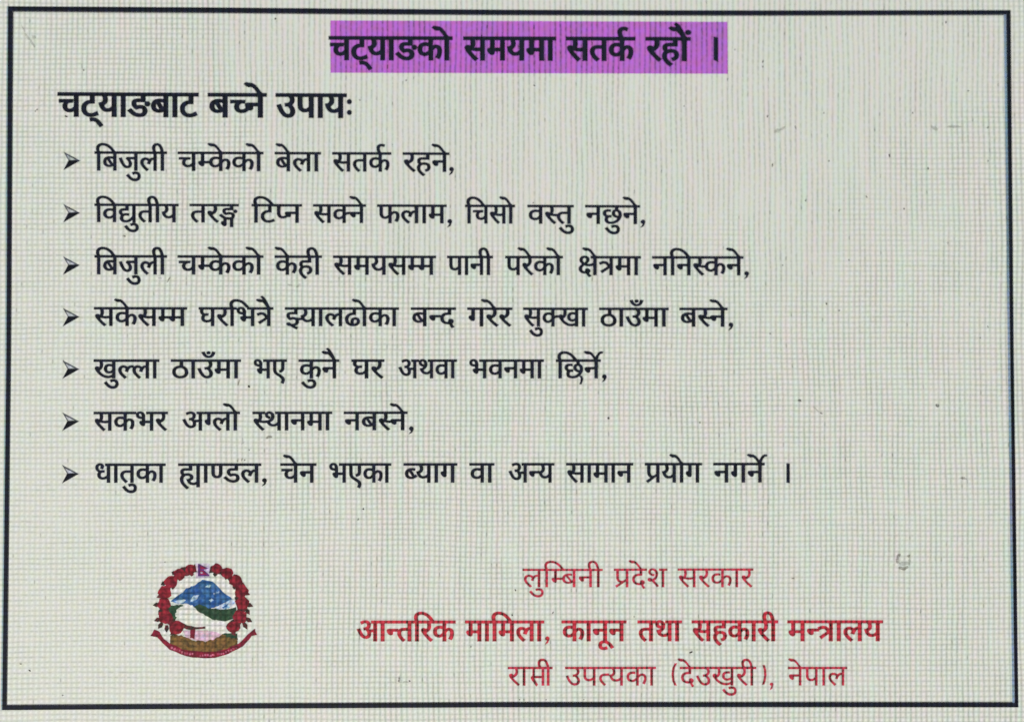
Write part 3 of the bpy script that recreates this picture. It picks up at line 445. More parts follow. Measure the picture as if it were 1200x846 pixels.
    54: [[369, 322, 1, 400, 322, 0, 450, 327, 0, 478, 332, 1, 486, 260, 1, 461, 255, 0, 409, 251, 0, 380, 251, 1, 338, 251, 0, 245, 266, 0, 212, 277, 1, 192, 264, 0, 167, 253, 1, 208, 201, 0, 319, 91, 0, 380, 42, 1, 326, -12, 1, 270, 37, 0, 171, 137, 0, 95, 225, 0, 73, 256, 1, 51, 287, 0, 40, 323, 0, 40, 340, 1, 40, 359, 0, 70, 393, 0, 104, 393, 1, 129, 393, 0, 166, 370, 0, 181, 350, 1, 202, 369, 0, 217, 428, 0, 217, 458, 1, 217, 488, 0, 208, 536, 0, 201, 551, 1, 0, 551, 1, 0, 622, 1, 403, 622, 1, 403, 551, 1, 281, 551, 1, 288, 534, 0, 298, 488, 0, 298, 458, 1, 298, 416, 0, 279, 354, 0, 262, 333, 1, 314, 322, 0]],
    55: [[122, 189, 1, 87, 189, 0, 40, 224, 0, 40, 255, 1, 40, 284, 0, 76, 314, 0, 104, 314, 1, 122, 314, 0, 161, 299, 0, 191, 276, 1, 241, 292, 0, 305, 378, 0, 305, 443, 1, 305, 499, 0, 246, 566, 0, 199, 566, 1, 168, 566, 0, 138, 539, 0, 138, 516, 1, 138, 501, 0, 157, 466, 0, 214, 442, 0, 270, 440, 1, 253, 370, 1, 159, 376, 0, 66, 459, 0, 66, 517, 1, 66, 568, 0, 137, 632, 0, 204, 632, 1, 251, 632, 0, 333, 589, 0, 384, 504, 0, 384, 440, 1, 384, 371, 0, 315, 254, 0, 254, 221, 1, 299, 182, 0, 383, 87, 0, 414, 43, 1, 350, -1, 1, 299, 71, 0, 216, 164, 0, 179, 194, 1, 152, 189, 0], [591, 551, 1, 591, 0, 1, 510, 0, 1, 510, 551, 1, 421, 551, 1, 421, 622, 1, 695, 622, 1, 695, 551, 1]],
    56: [[481, 551, 1, 481, 0, 1, 400, 0, 1, 400, 328, 1, 291, 328, 1, 230, 328, 0, 169, 316, 0, 150, 299, 1, 126, 280, 0, 126, 237, 1, 126, 188, 0, 200, 97, 0, 271, 40, 1, 217, -12, 1, 171, 28, 0, 92, 108, 0, 45, 194, 0, 45, 242, 1, 45, 277, 0, 72, 333, 0, 93, 351, 1, 122, 376, 0, 204, 399, 0, 272, 399, 1, 400, 399, 1, 400, 551, 1, 0, 551, 1, 0, 622, 1, 584, 622, 1, 584, 551, 1]],
    57: [[0, 622, 1, 363, 622, 1, 363, 551, 1, 0, 551, 1], [45, 242, 1, 45, 277, 0, 72, 333, 0, 93, 351, 1, 122, 376, 0, 204, 399, 0, 272, 399, 1, 380, 399, 1, 380, 328, 1, 291, 328, 1, 230, 328, 0, 169, 316, 0, 150, 299, 1, 126, 280, 0, 126, 237, 1, 126, 188, 0, 200, 97, 0, 271, 40, 1, 217, -12, 1, 171, 28, 0, 92, 108, 0, 45, 194, 0]],
    58: [[127, 65, 1, 80, 132, 1, 326, 281, 1, 284, 335, 0, 223, 380, 0, 181, 380, 1, 153, 380, 0, 96, 364, 0, 55, 343, 1, 27, 417, 1, 61, 433, 0, 135, 456, 0, 179, 456, 1, 219, 456, 0, 283, 431, 0, 345, 374, 0, 382, 326, 1, 382, 551, 1, 0, 551, 1, 0, 622, 1, 566, 622, 1, 566, 551, 1, 463, 551, 1, 463, 0, 1, 382, 0, 1, 382, 234, 1]],
    59: [[553, 551, 1, 553, 0, 1, 472, 0, 1, 472, 180, 1, 443, 161, 0, 363, 132, 0, 308, 132, 1, 223, 132, 0, 104, 229, 0, 83, 322, 1, 178, 342, 0, 255, 413, 0, 255, 467, 1, 255, 517, 0, 208, 568, 0, 171, 568, 1, 146, 568, 0, 114, 544, 0, 114, 521, 1, 114, 470, 0, 195, 461, 1, 187, 391, 1, 122, 400, 0, 46, 461, 0, 46, 519, 1, 46, 575, 0, 119, 632, 0, 172, 632, 1, 213, 632, 0, 288, 597, 0, 336, 525, 0, 336, 469, 1, 336, 395, 0, 256, 303, 0, 182, 274, 1, 205, 238, 0, 263, 203, 0, 314, 203, 1, 366, 203, 0, 440, 243, 0, 472, 275, 1, 472, 551, 1, 390, 551, 1, 390, 622, 1, 656, 622, 1, 656, 551, 1]],
    60: [[519, 551, 1, 371, 551, 1, 371, 349, 1, 316, 349, 1, 268, 349, 0, 204, 333, 0, 181, 318, 1, 126, 280, 0, 126, 215, 1, 126, 167, 0, 170, 104, 0, 241, 74, 0, 283, 74, 1, 337, 74, 0, 413, 99, 0, 455, 121, 1, 482, 47, 1, 438, 27, 0, 339, 0, 0, 286, 0, 1, 217, 0, 0, 108, 52, 0, 46, 150, 0, 46, 220, 1, 46, 285, 0, 114, 374, 0, 225, 420, 0, 288, 420, 1, 290, 420, 1, 290, 551, 1, 0, 551, 1, 0, 622, 1, 519, 622, 1]],
    61: [[600, 551, 1, 371, 551, 1, 371, 414, 1, 451, 384, 0, 539, 271, 0, 539, 198, 1, 539, 128, 0, 473, 41, 0, 363, 0, 0, 297, 0, 1, 184, 0, 0, 46, 113, 0, 46, 216, 1, 46, 283, 0, 114, 374, 0, 225, 420, 0, 287, 420, 1, 290, 420, 1, 290, 551, 1, 0, 551, 1, 0, 622, 1, 600, 622, 1], [293, 72, 1, 364, 72, 0, 458, 133, 0, 458, 200, 1, 458, 248, 0, 400, 325, 0, 343, 349, 1, 308, 349, 1, 234, 349, 0, 187, 321, 1, 159, 304, 0, 126, 249, 0, 126, 210, 1, 126, 140, 0, 221, 72, 0]],
    62: [[0, 622, 1, 563, 622, 1, 563, 551, 1, 453, 551, 1, 485, 512, 0, 485, 464, 1, 485, 374, 0, 406, 328, 1, 442, 296, 0, 499, 211, 0, 499, 152, 1, 499, 102, 0, 454, 34, 0, 376, 0, 0, 328, 0, 1, 271, 0, 0, 168, 61, 0, 73, 199, 0, 29, 313, 1, 100, 338, 1, 128, 260, 0, 195, 141, 0, 274, 74, 0, 320, 74, 1, 361, 74, 0, 414, 111, 0, 414, 160, 1, 414, 201, 0, 369, 270, 0, 329, 301, 1, 299, 295, 0, 264, 294, 1, 259, 364, 1, 333, 366, 0, 404, 414, 0, 404, 463, 1, 404, 493, 0, 374, 538, 0, 351, 551, 1, 0, 551, 1]],
    63: [[-63, -245, 1, -88, -255, 0, -145, -268, 0, -173, -268, 1, -248, -268, 0, -333, -189, 0, -333, -126, 1, -333, -69, 0, -241, 11, 0, -162, 11, 1, -87, 11, 0, 25, -45, 0, 111, -136, 0, 145, -189, 1, 83, -228, 1, 29, -145, 0, -83, -57, 0, -156, -57, 1, -207, -57, 0, -259, -96, 0, -259, -128, 1, -259, -166, 0, -209, -196, 0, -178, -196, 1, -151, -196, 0, -109, -185, 0, -88, -175, 1]],
    64: [[-248, -58, 1, -194, -33, 0, -136, -33, 1, -61, -33, 0, 22, -119, 0, 22, -189, 1, 22, -258, 0, -71, -345, 0, -157, -345, 1, -254, -345, 0, -395, -242, 0, -455, -157, 1, -394, -109, 1, -355, -163, 0, -285, -232, 0, -206, -265, 0, -157, -265, 1, -51, -265, 0, -51, -182, 1, -51, -145, 0, -100, -109, 0, -131, -109, 1, -158, -109, 0, -201, -121, 0, -222, -133, 1]],
    65: [[571, 551, 1, 467, 551, 1, 467, 0, 1, 387, 0, 1, 387, 165, 1, 361, 147, 0, 286, 118, 0, 233, 118, 1, 179, 118, 0, 95, 160, 0, 46, 235, 0, 46, 286, 1, 46, 372, 0, 161, 464, 0, 255, 464, 1, 268, 464, 0, 307, 461, 0, 344, 457, 0, 354, 454, 1, 349, 381, 1, 330, 385, 0, 282, 391, 0, 259, 391, 1, 197, 391, 0, 127, 337, 0, 127, 287, 1, 127, 236, 0, 190, 188, 0, 235, 188, 1, 287, 188, 0, 362, 233, 0, 387, 260, 1, 387, 551, 1, 0, 551, 1, 0, 622, 1, 571, 622, 1]],
    66: [[-179, -44, 1, -156, -39, 0, -131, -39, 1, -63, -39, 0, 38, -90, 0, 117, -176, 0, 151, -227, 1, 94, -268, 1, 44, -188, 0, -57, -113, 0, -125, -113, 1, -137, -113, 0, -158, -116, 0, -167, -118, 1]],
    67: [[595, 622, 1, 595, 551, 1, 491, 551, 1, 491, 0, 1, 410, 0, 1, 410, 179, 1, 382, 161, 0, 304, 132, 0, 253, 132, 1, 163, 132, 0, 52, 253, 0, 38, 353, 1, 100, 366, 0, 160, 413, 0, 160, 457, 1, 160, 485, 0, 137, 533, 0, 123, 551, 1, 0, 551, 1, 0, 622, 1], [129, 301, 1, 149, 252, 0, 210, 203, 0, 259, 203, 1, 309, 203, 0, 383, 245, 0, 410, 274, 1, 410, 551, 1, 211, 551, 1, 240, 499, 0, 240, 445, 1, 240, 337, 0]],
}
# line, headline start and end, outline start and end, glyph/dx/dy ...
WORDS = [
    ('b0', 385.4, 530.4, 0, 3659, [(7, 0, 0), (60, 634, 0), (66, 1094, 0), (67, 1138, 0), (0, 1718, 0), (40, 1977, 0), (30, 2624, 0), (43, 3386, 0)]),
    ('b0', 543.0, 651.6, 0, 2725, [(53, 0, 0), (36, 676, 0), (67, 1274, 0), (36, 1854, 0), (0, 2452, 0)]),
    ('b0', 663.0, 744.4, 0, 2023, [(53, 0, 0), (56, 676, 0), (30, 1246, 0), (52, 1787, 0)]),
    ('b0', 756.4, 809.0, 0, 1213, [(51, 0, 0), (24, 409, 0), (3, 940, 0)]),
    ('b1', 67.8, 233.0, 0, 3973, [(7, 0, 0), (60, 634, 0), (66, 1094, 0), (67, 1138, 0), (0, 1718, 0), (40, 1977, 0), (4, 2624, 0), (0, 3195, 0), (60, 3454, 0)]),
    ('b1', 243.7, 312.7, 0, 1536, [(4, 0, 0), (9, 571, 0), (38, 967, 0), (19, 1522, 0)]),
    ('b1', 323.2, 406.4, 0, 1970, [(62, 0, 0), (44, 548, 0), (0, 1116, 0), (67, 1375, 0)]),
    ('1', 111.0, 196.0, 0, 2523, [(27, 0, 0), (4, 259, 0), (28, 830, 0), (64, 1572, 0), (34, 1572, 0), (26, 2250, 0)]),
    ('1', 208.4, 309.0, 0, 2781, [(7, 0, 0), (37, 634, 0), (30, 984, 0), (19, 1525, 0), (30, 1746, 0), (43, 2508, 0)]),
    ('1', 322.0, 376.4, 0, 1522, [(4, 0, 0), (19, 571, 0), (34, 571, 0), (0, 1249, 0)]),
    ('1', 389.4, 458.6, 0, 2023, [(53, 0, 0), (56, 676, 0), (30, 1246, 0), (52, 1787, 0)]),
    ('1', 472.0, 526.6, 0, 1509, [(51, 0, 0), (24, 409, 0), (38, 940, 0), (19, 1495, 0)]),
    ('2', 111.0, 209.6, 0, 2923, [(27, 0, 0), (65, 259, 0), (14, 815, 0), (64, 1499, 0), (56, 1499, 0), (26, 2069, 0), (67, 2328, 0)]),
    ('2', 222.4, 280.0, 0, 1641, [(56, 0, 0), (51, 570, 0), (41, 979, 0)]),
    ('2', 295.0, 354.0, 0, 1640, [(27, 0, 0), (60, 259, 0), (45, 763, 0), (38, 1071, 0)]),
    ('2', 367.0, 429.0, 0, 1848, [(53, 0, 0), (31, 676, 0), (38, 1279, 0), (19, 1834, 0)]),
    ('2', 442.0, 523.4, 0, 2320, [(49, 0, 0), (34, 771, 0), (0, 1449, 0), (36, 1708, 0)]),
    ('2', 545.0, 603.6, 0, 1842, [(27, 0, 0), (7, 259, 0), (53, 893, 0), (43, 1569, 0)]),
    ('2', 618.0, 672.4, 0, 1529, [(65, 0, 0), (54, 556, 0), (56, 945, 0), (64, 1515, 0)]),
    ('2', 685.6, 750.0, 0, 1825, [(38, 0, 0), (10, 555, 0), (64, 1121, 0), (38, 1256, 0), (19, 1811, 0)]),
    ('3', 111.0, 196.0, 0, 2523, [(27, 0, 0), (4, 259, 0), (28, 830, 0), (64, 1572, 0), (34, 1572, 0), (26, 2250, 0)]),
    ('3', 208.4, 309.0, 0, 2781, [(7, 0, 0), (37, 634, 0), (30, 984, 0), (19, 1525, 0), (30, 1746, 0), (43, 2508, 0)]),
    ('3', 322.0, 377.4, 0, 1566, [(30, 0, 0), (19, 541, 0), (24, 762, 0), (26, 1293, 0)]),
    ('3', 390.4, 511.0, 0, 3492, [(53, 0, 0), (36, 676, 0), (67, 1274, 0), (53, 1854, 0), (37, 2530, 0), (36, 2880, 0)]),
    ('3', 524.0, 577.6, 0, 1655, [(44, 0, 0), (0, 568, 0), (38, 827, 0), (26, 1382, 0)]),
    ('3', 592.0, 659.6, 0, 2012, [(44, 0, 0), (51, 568, 0), (19, 977, 0), (30, 977, 0), (43, 1739, 0)]),
    ('3', 678.0, 751.0, 46, 2135, [(32, 0, 0), (19, 712, 0), (58, 712, 0), (36, 1264, 0), (0, 1862, 0)]),
    ('3', 764.0, 871.0, 0, 3089, [(38, 0, 0), (27, 555, 0), (38, 814, 0), (54, 1369, 0), (30, 1758, 0), (38, 2520, 0), (19, 3075, 0)]),
    ('4', 110.4, 219.6, 0, 3076, [(53, 0, 0), (30, 676, 0), (19, 1217, 0), (53, 1438, 0), (37, 2114, 0), (36, 2464, 0)]),
    ('4', 233.0, 320.6, 0, 2528, [(23, 0, 0), (51, 591, 0), (27, 1000, 0), (6, 1259, 0), (58, 1962, 0), (2, 2514, 0)]),
    ('4', 334.0, 467.6, 0, 3871, [(29, 0, 0), (67, 497, 0), (0, 1077, 0), (34, 1336, 0), (16, 2014, 0), (43, 2577, 0), (30, 2836, 0), (0, 3598, 0)]),
    ('4', 481.6, 534.4, 0, 1463, [(4, 0, 0), (39, 571, 0), (12, 929, 0)]),
    ('4', 547.6, 600.4, 0, 1396, [(21, 0, 0), (51, 563, 0), (19, 972, 0), (51, 972, 0)]),
    ('4', 613.0, 689.0, 0, 2370, [(53, 0, 0), (64, 676, 0), (31, 676, 0), (33, 1279, 0), (0, 2097, 0)]),
    ('4', 702.0, 783.6, 0, 2263, [(61, 0, 0), (0, 585, 0), (62, 844, 0), (8, 1357, 0), (36, 1392, 0), (0, 1990, 0)]),
    ('4', 796.0, 852.4, 0, 1529, [(4, 0, 0), (54, 571, 0), (38, 960, 0), (19, 1515, 0)]),
    ('5', 110.0, 187.0, 0, 2269, [(33, 0, 0), (64, 818, 0), (35, 818, 0), (34, 1318, 0), (0, 1996, 0)]),
    ('5', 200.4, 282.6, 0, 2263, [(61, 0, 0), (0, 585, 0), (62, 844, 0), (8, 1357, 0), (36, 1392, 0), (0, 1990, 0)]),
    ('5', 297.6, 336.4, 46, 1271, [(6, 0, 0), (18, 703, 0)]),
    ('5', 350.0, 397.6, 0, 1331, [(30, 0, 0), (64, 541, 0), (38, 762, 0), (2, 1317, 0)]),
    ('5', 412.0, 450.6, 0, 1015, [(23, 0, 0), (51, 591, 0)]),
    ('5', 467.0, 535.6, 29, 2235, [(1, 0, 0), (59, 764, 0), (65, 1406, 0), (0, 1962, 0)]),
    ('5', 550.0, 637.4, 46, 2685, [(6, 0, 0), (65, 703, 0), (38, 1259, 0), (36, 1814, 0), (0, 2412, 0)]),
    ('5', 651.4, 704.0, 0, 1529, [(27, 0, 0), (10, 259, 0), (38, 960, 0), (20, 1515, 0)]),
    ('6', 110.0, 197.0, 0, 2565, [(53, 0, 0), (30, 676, 0), (6, 1438, 0), (51, 2141, 0)]),
    ('6', 214.0, 281.4, 29, 1996, [(1, 0, 0), (22, 764, 0), (34, 1045, 0), (43, 1723, 0)]),
    ('6', 296.0, 389.4, 0, 2716, [(54, 0, 0), (59, 389, 0), (0, 1031, 0), (38, 1290, 0), (36, 1845, 0), (0, 2443, 0)]),
    ('6', 403.0, 477.6, 0, 2084, [(38, 0, 0), (4, 555, 0), (54, 1126, 0), (38, 1515, 0), (19, 2070, 0)]),
    ('7', 112.0, 194.4, 42, 2479, [(17, 0, 0), (0, 615, 0), (56, 874, 0), (64, 1444, 0), (30, 1444, 0), (0, 2206, 0)]),
    ('7', 209.0, 306.4, 0, 2783, [(25, 0, 0), (0, 787, 0), (42, 1046, 0), (15, 1513, 0), (34, 2090, 0)]),
    ('7', 328.6, 371.0, 0, 1203, [(7, 0, 0), (19, 634, 0), (38, 634, 0)]),
    ('7', 386.0, 458.6, 46, 2291, [(6, 0, 0), (18, 703, 0), (30, 1256, 0), (0, 2018, 0)]),
    ('7', 473.0, 536.0, 0, 1818, [(5, 0, 0), (67, 401, 0), (0, 981, 0), (21, 1240, 0)]),
    ('7', 550.0, 579.4, 0, 829, [(65, 0, 0), (0, 556, 0)]),
    ('7', 596.0, 649.6, 29, 1717, [(1, 0, 0), (39, 764, 0), (67, 1122, 0)]),
    ('7', 663.4, 742.0, 0, 2361, [(53, 0, 0), (0, 676, 0), (36, 935, 0), (0, 1533, 0), (38, 1792, 0)]),
    ('7', 755.6, 822.6, 0, 1985, [(46, 0, 0), (67, 568, 0), (43, 1148, 0), (21, 1407, 0)]),
    ('7', 835.6, 896.0, 0, 1687, [(38, 0, 0), (21, 555, 0), (38, 1118, 0), (20, 1673, 0)]),
    ('r1', 612.3, 706.2, 0, 2686, [(34, 0, 0), (64, 678, 0), (27, 678, 0), (37, 937, 0), (4, 1287, 0), (38, 1858, 0), (26, 2413, 0)]),
    ('r1', 719.2, 782.0, 0, 1783, [(46, 0, 0), (12, 568, 0), (19, 1033, 0), (55, 1088, 0)]),
    ('r1', 794.0, 882.7, 0, 2530, [(53, 0, 0), (51, 676, 0), (30, 1085, 0), (0, 1847, 0), (51, 2106, 0)]),
    ('r2', 418.4, 534.0, 29, 3396, [(1, 0, 0), (0, 764, 0), (39, 1023, 0), (56, 1381, 0), (27, 1951, 0), (51, 2210, 0), (30, 2619, 0)]),
    ('r2', 545.0, 637.6, 0, 2665, [(36, 0, 0), (0, 598, 0), (27, 857, 0), (36, 1116, 0), (34, 1714, 0), (0, 2392, 0)]),
    ('r2', 658.0, 734.0, 0, 2145, [(30, 0, 0), (0, 762, 0), (38, 1021, 0), (63, 1576, 0), (38, 1576, 0)]),
    ('r2', 747.0, 799.0, 0, 1485, [(56, 0, 0), (59, 570, 0), (0, 1212, 0)]),
    ('r2', 810.4, 911.6, 0, 2910, [(53, 0, 0), (24, 676, 0), (30, 1207, 0), (0, 1969, 0), (51, 2228, 0), (26, 2637, 0)]),
    ('r2', 922.4, 1034.4, 0, 3040, [(36, 0, 0), (39, 598, 0), (58, 956, 0), (0, 1508, 0), (34, 1767, 0), (67, 2445, 0)]),
    ('r3', 595.0, 647.6, 0, 1486, [(51, 0, 0), (0, 409, 0), (50, 668, 0), (26, 1213, 0)]),
    ('r3', 662.0, 768.6, 0, 3080, [(62, 0, 0), (44, 548, 0), (57, 1116, 0), (67, 1465, 0), (30, 2045, 0), (0, 2807, 0)]),
    ('r3', 796.4, 886.0, 0, 2568, [(12, 0, 0), (19, 465, 0), (62, 520, 0), (33, 1068, 0), (64, 1886, 0), (51, 1886, 0), (26, 2295, 0)]),
    ('r3', 923.0, 992.6, 0, 2075, [(38, 0, 0), (19, 555, 0), (44, 555, 0), (0, 1123, 0), (34, 1382, 0)]),
]


def flatten(c, n=4):
    pts = []
    for i, a in enumerate(c):
        b = c[(i + 1) % len(c)]
        pts.append(a)
        if not a[2] and not b[2]:
            pts.append(((a[0] + b[0]) / 2, (a[1] + b[1]) / 2, True))
    k = next(i for i, p in enumerate(pts) if p[2])
    pts = pts[k:] + pts[:k]
    out = []
    for i, p in enumerate(pts):
        if p[2]:
            out.append((p[0], p[1]))
        else:
            a = out[-1]
            b = pts[(i + 1) % len(pts)]
            for j in range(1, n):
                t = j / n
                out.append(((1 - t) ** 2 * a[0] + 2 * t * (1 - t) * p[0] + t * t * b[0],
                            (1 - t) ** 2 * a[1] + 2 * t * (1 - t) * p[1] + t * t * b[1]))
    return out


def unpack(outlines):
    """flat lists x, y, on-curve, x, y, on-curve ... -> polygons"""
    return [flatten([(float(c[i]), float(c[i + 1]), c[i + 2] == 1) for i in range(0, len(c), 3)]) for c in outlines]


OUTLINES = {k: unpack(v) for k, v in GLYPHS.items()}


def embolden(poly, ex, ey):
    """move an outline outwards (clockwise outlines, y up)"""
    q = [poly[0]]
    for p in poly[1:]:
        if (p[0] - q[-1][0]) ** 2 + (p[1] - q[-1][1]) ** 2 > 1e-4:
            q.append(p)
    if (q[0][0] - q[-1][0]) ** 2 + (q[0][1] - q[-1][1]) ** 2 < 1e-4:
        q.pop()
    out = []
    for i, p in enumerate(q):
        a, b = q[i - 1], q[(i + 1) % len(q)]
        d1 = Vector((p[0] - a[0], p[1] - a[1])).normalized()
        d2 = Vector((b[0] - p[0], b[1] - p[1])).normalized()
        n1 = Vector((-d1.y, d1.x))
        n2 = Vector((-d2.y, d2.x))
        s = n1 + n2
        k = 1.0 + n1.dot(n2)
        s = s / max(k, 0.5)
        out.append((p[0] + s.x * ex, p[1] + s.y * ey))
    return out


# line: (x at left, top of headline, baseline) (x at right, ...), added weight x and y
LINES = {
    'b0': ((385, 43.6, 70.6), (809, 44.8, 71.8), 1.5, 0.8),
    'b1': ((68, 109.2, 136.8), (406, 110.8, 138.4), 1.5, 0.8),
    '1': ((111, 178.0, 200.2), (527, 179.4, 201.8), 0.82, 0.34),
    '2': ((111, 239.2, 260.4), (750, 241.0, 262.8), 0.82, 0.34),
    '3': ((111, 299.4, 321.6), (871, 300.8, 322.8), 0.82, 0.34),
    '4': ((110, 360.2, 381.8), (852, 361.0, 382.8), 0.82, 0.34),
    '5': ((110, 421.4, 443.2), (704, 421.4, 443.2), 0.82, 0.34),
    '6': ((110, 482.6, 504.4), (478, 482.4, 503.8), 0.82, 0.34),
    '7': ((112, 543.2, 565.2), (926, 542.2, 565.0), 0.82, 0.34),
    'r1': ((612, 666.2, 687.6), (883, 665.6, 687.6), 0.25, 0.1),
    'r2': ((418, 727.0, 750.6), (1034, 726.6, 750.4), 1.05, 0.5),
    'r3': ((595, 780.8, 802.6), (993, 780.8, 802.4), 0.25, 0.2),
}


def line_at(ln, x):
    (xa, ta, ba), (xb, tb, bb), ex, ey = LINES[ln]
    t = (x - xa) / (xb - xa)
    return ta + t * (tb - ta), ba + t * (bb - ba)


def glyph(ln, name, ox, sx, x_ref, dx, dy):
    """outlines of one letterform in pixels; ox = pixel of its origin, sx = pixels per font unit"""
    ex, ey = LINES[ln][2:]
    top, base = line_at(ln, x_ref)
    sy = (base - top) / 622.0
    polys = []
    for poly in OUTLINES[name]:
        q = embolden([(ox + (x + dx) * sx, (y + dy) * sy) for x, y in poly], ex, ey)
        polys.append([(x, line_at(ln, x)[1] - y) for x, y in q])
    return polys


LINE_MAT = {'r1': M_RED, 'r2': M_RED_BOLD, 'r3': M_RED}
flats = {}
for ln in LINES:
    flats[ln] = Flat()
L_TEXT = 0.00035
for ln, x0, x1, lo, hi, gs in WORDS:
    ex = LINES[ln][2]
    x0 += ex * 0.8
    x1 -= ex * 0.8
    sx = (x1 - x0) / (hi - lo)
    word = []
    for nm, dx, dy in gs:
        word += glyph(ln, nm, x0 - lo * sx, sx, (x0 + x1) / 2, dx, dy)
    flats[ln].polys(word, LINE_MAT.get(ln, M_INK), L_TEXT)


def comma(ln, x, y0, y1, w=6.8):
    """round dot with a tail"""
    r = w * 0.43
    cx = x + w * 0.55
    cy = y0 + r
    pts = [(cx + r * math.cos(a), cy + r * math.sin(a)) for a in [math.radians(d) for d in range(-200, 41, 20)]]
    pts += [(cx + r * 0.35, y1 - 2.2), (cx - r * 1.1, y1), (cx - r * 0.95, y1 - 1.2), (cx - r * 0.15, cy + r * 0.9)]
    flats[ln].polys([pts], LINE_MAT.get(ln, M_INK), L_TEXT)


for ln, x, y0, y1 in (('1', 525.4, 196.0, 206.0), ('2', 523.4, 257.0, 267.2), ('2', 749.6, 257.6, 267.6),
                      ('3', 871.0, 318.0, 327.6), ('4', 852.6, 378.0, 387.6), ('5', 704.4, 438.6, 448.2),
                      ('6', 478.4, 499.4, 509.0), ('7', 306.4, 560.0, 569.8)):
    comma(ln, x, y0, y1)
comma('r2', 637.8, 745.0, 755.0, 6.5)
comma('r3', 901.2, 799.0, 808.4, 5.2)


def stroke(ln, pts, w0, w1=None):
    """slanted bar along a few points"""
    w1 = w0 if w1 is None else w1
    n = len(pts)
    a = [(x - (w0 + (w1 - w0) * i / (n - 1)) / 2, y) for i, (x, y) in enumerate(pts)]
    b = [(x + (w0 + (w1 - w0) * i / (n - 1)) / 2, y) for i, (x, y) in enumerate(pts)]
    flats[ln].polys([a + b[::-1]], LINE_MAT.get(ln, M_INK), L_TEXT)


stroke('5', [(680.2, 440.2), (682.0, 443.5), (681.4, 447.0), (680.0, 450.4)], 3.6, 2.6)                  # small tail under the row five word
flats['b0'].polys([[(836.0, 43.2), (841.6, 45.0), (841.6, 73.6), (836.0, 71.0)]], M_INK, L_TEXT)      # danda
flats['7'].polys([[(921.2, 542.4), (925.4, 543.0), (925.4, 566.0), (921.2, 565.2)]], M_INK, L_TEXT)    # danda
stroke('r3', [(792.0, 776.5), (789.2, 782.0), (788.2, 789.5), (789.0, 797.0), (791.6, 802.6)], 3.0, 3.0)
stroke('r3', [(894.6, 778.5), (896.2, 784.0), (896.6, 790.5), (895.8, 796.5), (894.0, 801.6)], 3.0, 3.0)
for y in (119.8, 132.4):                                                                               # visarga
    flats['b1'].polys([[(409.5 + 3.1 * math.cos(math.radians(a)), y + 3.2 * math.sin(math.radians(a))) for a in range(0, 360, 24)]], M_INK, L_TEXT)

# ------------------------------------------------------------------ the display screen
screen = bpy.data.objects.new('display_screen', None)
scene.collection.objects.link(screen)
screen.empty_display_size = 0.05
screen['label'] = 'backlit display screen showing a black framed Nepali lightning safety notice'
screen['category'] = 'screen'

bm = bmesh.new()
a, b = P(-70, -55), P(1270, 900)
x0, x1, z0, z1 = a.x, b.x, 0.0, a.z
v = [bm.verts.new((x, y, z)) for y in (0.0, 0.014) for x, z in ((x0, z0), (x1, z0), (x1, z1), (x0, z1))]
front = bm.faces.new((v[0], v[1], v[2], v[3]))
sides = [bm.faces.new((v[4], v[7], v[6], v[5]))]
for i in range(4):
    j = (i + 1) % 4
    sides.append(bm.faces.new((v[i], v[i + 4], v[j + 4], v[j])))
for f in sides:
    f.material_index = 1
me = bpy.data.meshes.new('screen_panel')
bm.to_mesh(me)
bm.free()
me.materials.append(M_PAGE)
me.materials.append(M_CASE)
panel = link('screen_panel', me, screen, 'pale grey lit panel with a fine pixel raster')

# black frame line around the notice: outer and inner edges follow the photograph
TOP_O = [(9.6, 8.0), (120, 8.6), (240, 9.3), (420, 10.9), (590, 12.1), (760, 12.7), (900, 12.9), (1184.2, 12.5)]
TOP_I = [(15.2, 13.8), (120, 14.6), (240, 15.4), (420, 17.0), (590, 18.0), (760, 18.5), (900, 18.6), (1178.6, 17.8)]
RIGHT_O = [(1184.2, 12.5), (1187.8, 410), (1193.2, 828.2)]
RIGHT_I = [(1178.6, 17.8), (1183.2, 410), (1188.6, 822.6)]
BOT_O = [(1193.2, 828.2), (900, 828.0), (590, 828.2), (300, 829.6), (2.8, 831.4)]
BOT_I = [(1188.6, 822.6), (900, 822.3), (590, 822.4), (300, 823.8), (7.8, 825.8)]
LEFT_O = [(2.8, 831.4), (7.8, 410), (9.6, 8.0)]
LEFT_I = [(7.8, 825.8), (12.6, 410), (15.2, 13.8)]


def strip(fl, o, i, mat, lift):
    for k in range(len(o) - 1):
        vs = [fl.bm.verts.new(P(x, y, lift)) for x, y in (o[k], o[k + 1], i[k + 1], i[k])]
        fl.bm.faces.new(vs).material_index = fl.mi(mat)


def shift(pts, dx, dy):
    return [(x + dx, y + dy) for x, y in pts]


fr = Flat()
for o, i in ((TOP_O, TOP_I), (RIGHT_O, RIGHT_I), (BOT_O, BOT_I), (LEFT_O, LEFT_I)):
    strip(fr, o, i, M_FRAME, 0.00030)
frame = fr.build('notice_frame', screen, 'thin black rectangular frame line')
fg = Flat()  # thin tinted strips along the edges of the frame line
strip(fg, RIGHT_I, shift(RIGHT_I, -2.6, 0), M_FRINGE, 0.00022)
strip(fg, shift(LEFT_O, -1.6, 0), LEFT_O, M_FRINGE_L, 0.00022)
strip(fg, LEFT_I, shift(LEFT_I, 1.0, 0), M_FRAME_SOFT, 0.00026)
strip(fg, TOP_I, shift(TOP_I, 0, 0.8), M_FRAME_SOFT, 0.00018)
strip(fg, shift(BOT_I, 0, -0.8), BOT_I, M_FRAME_SOFT, 0.00018)
fg.build('colour_fringe', frame, 'blue and brown colour fringe along the frame line')

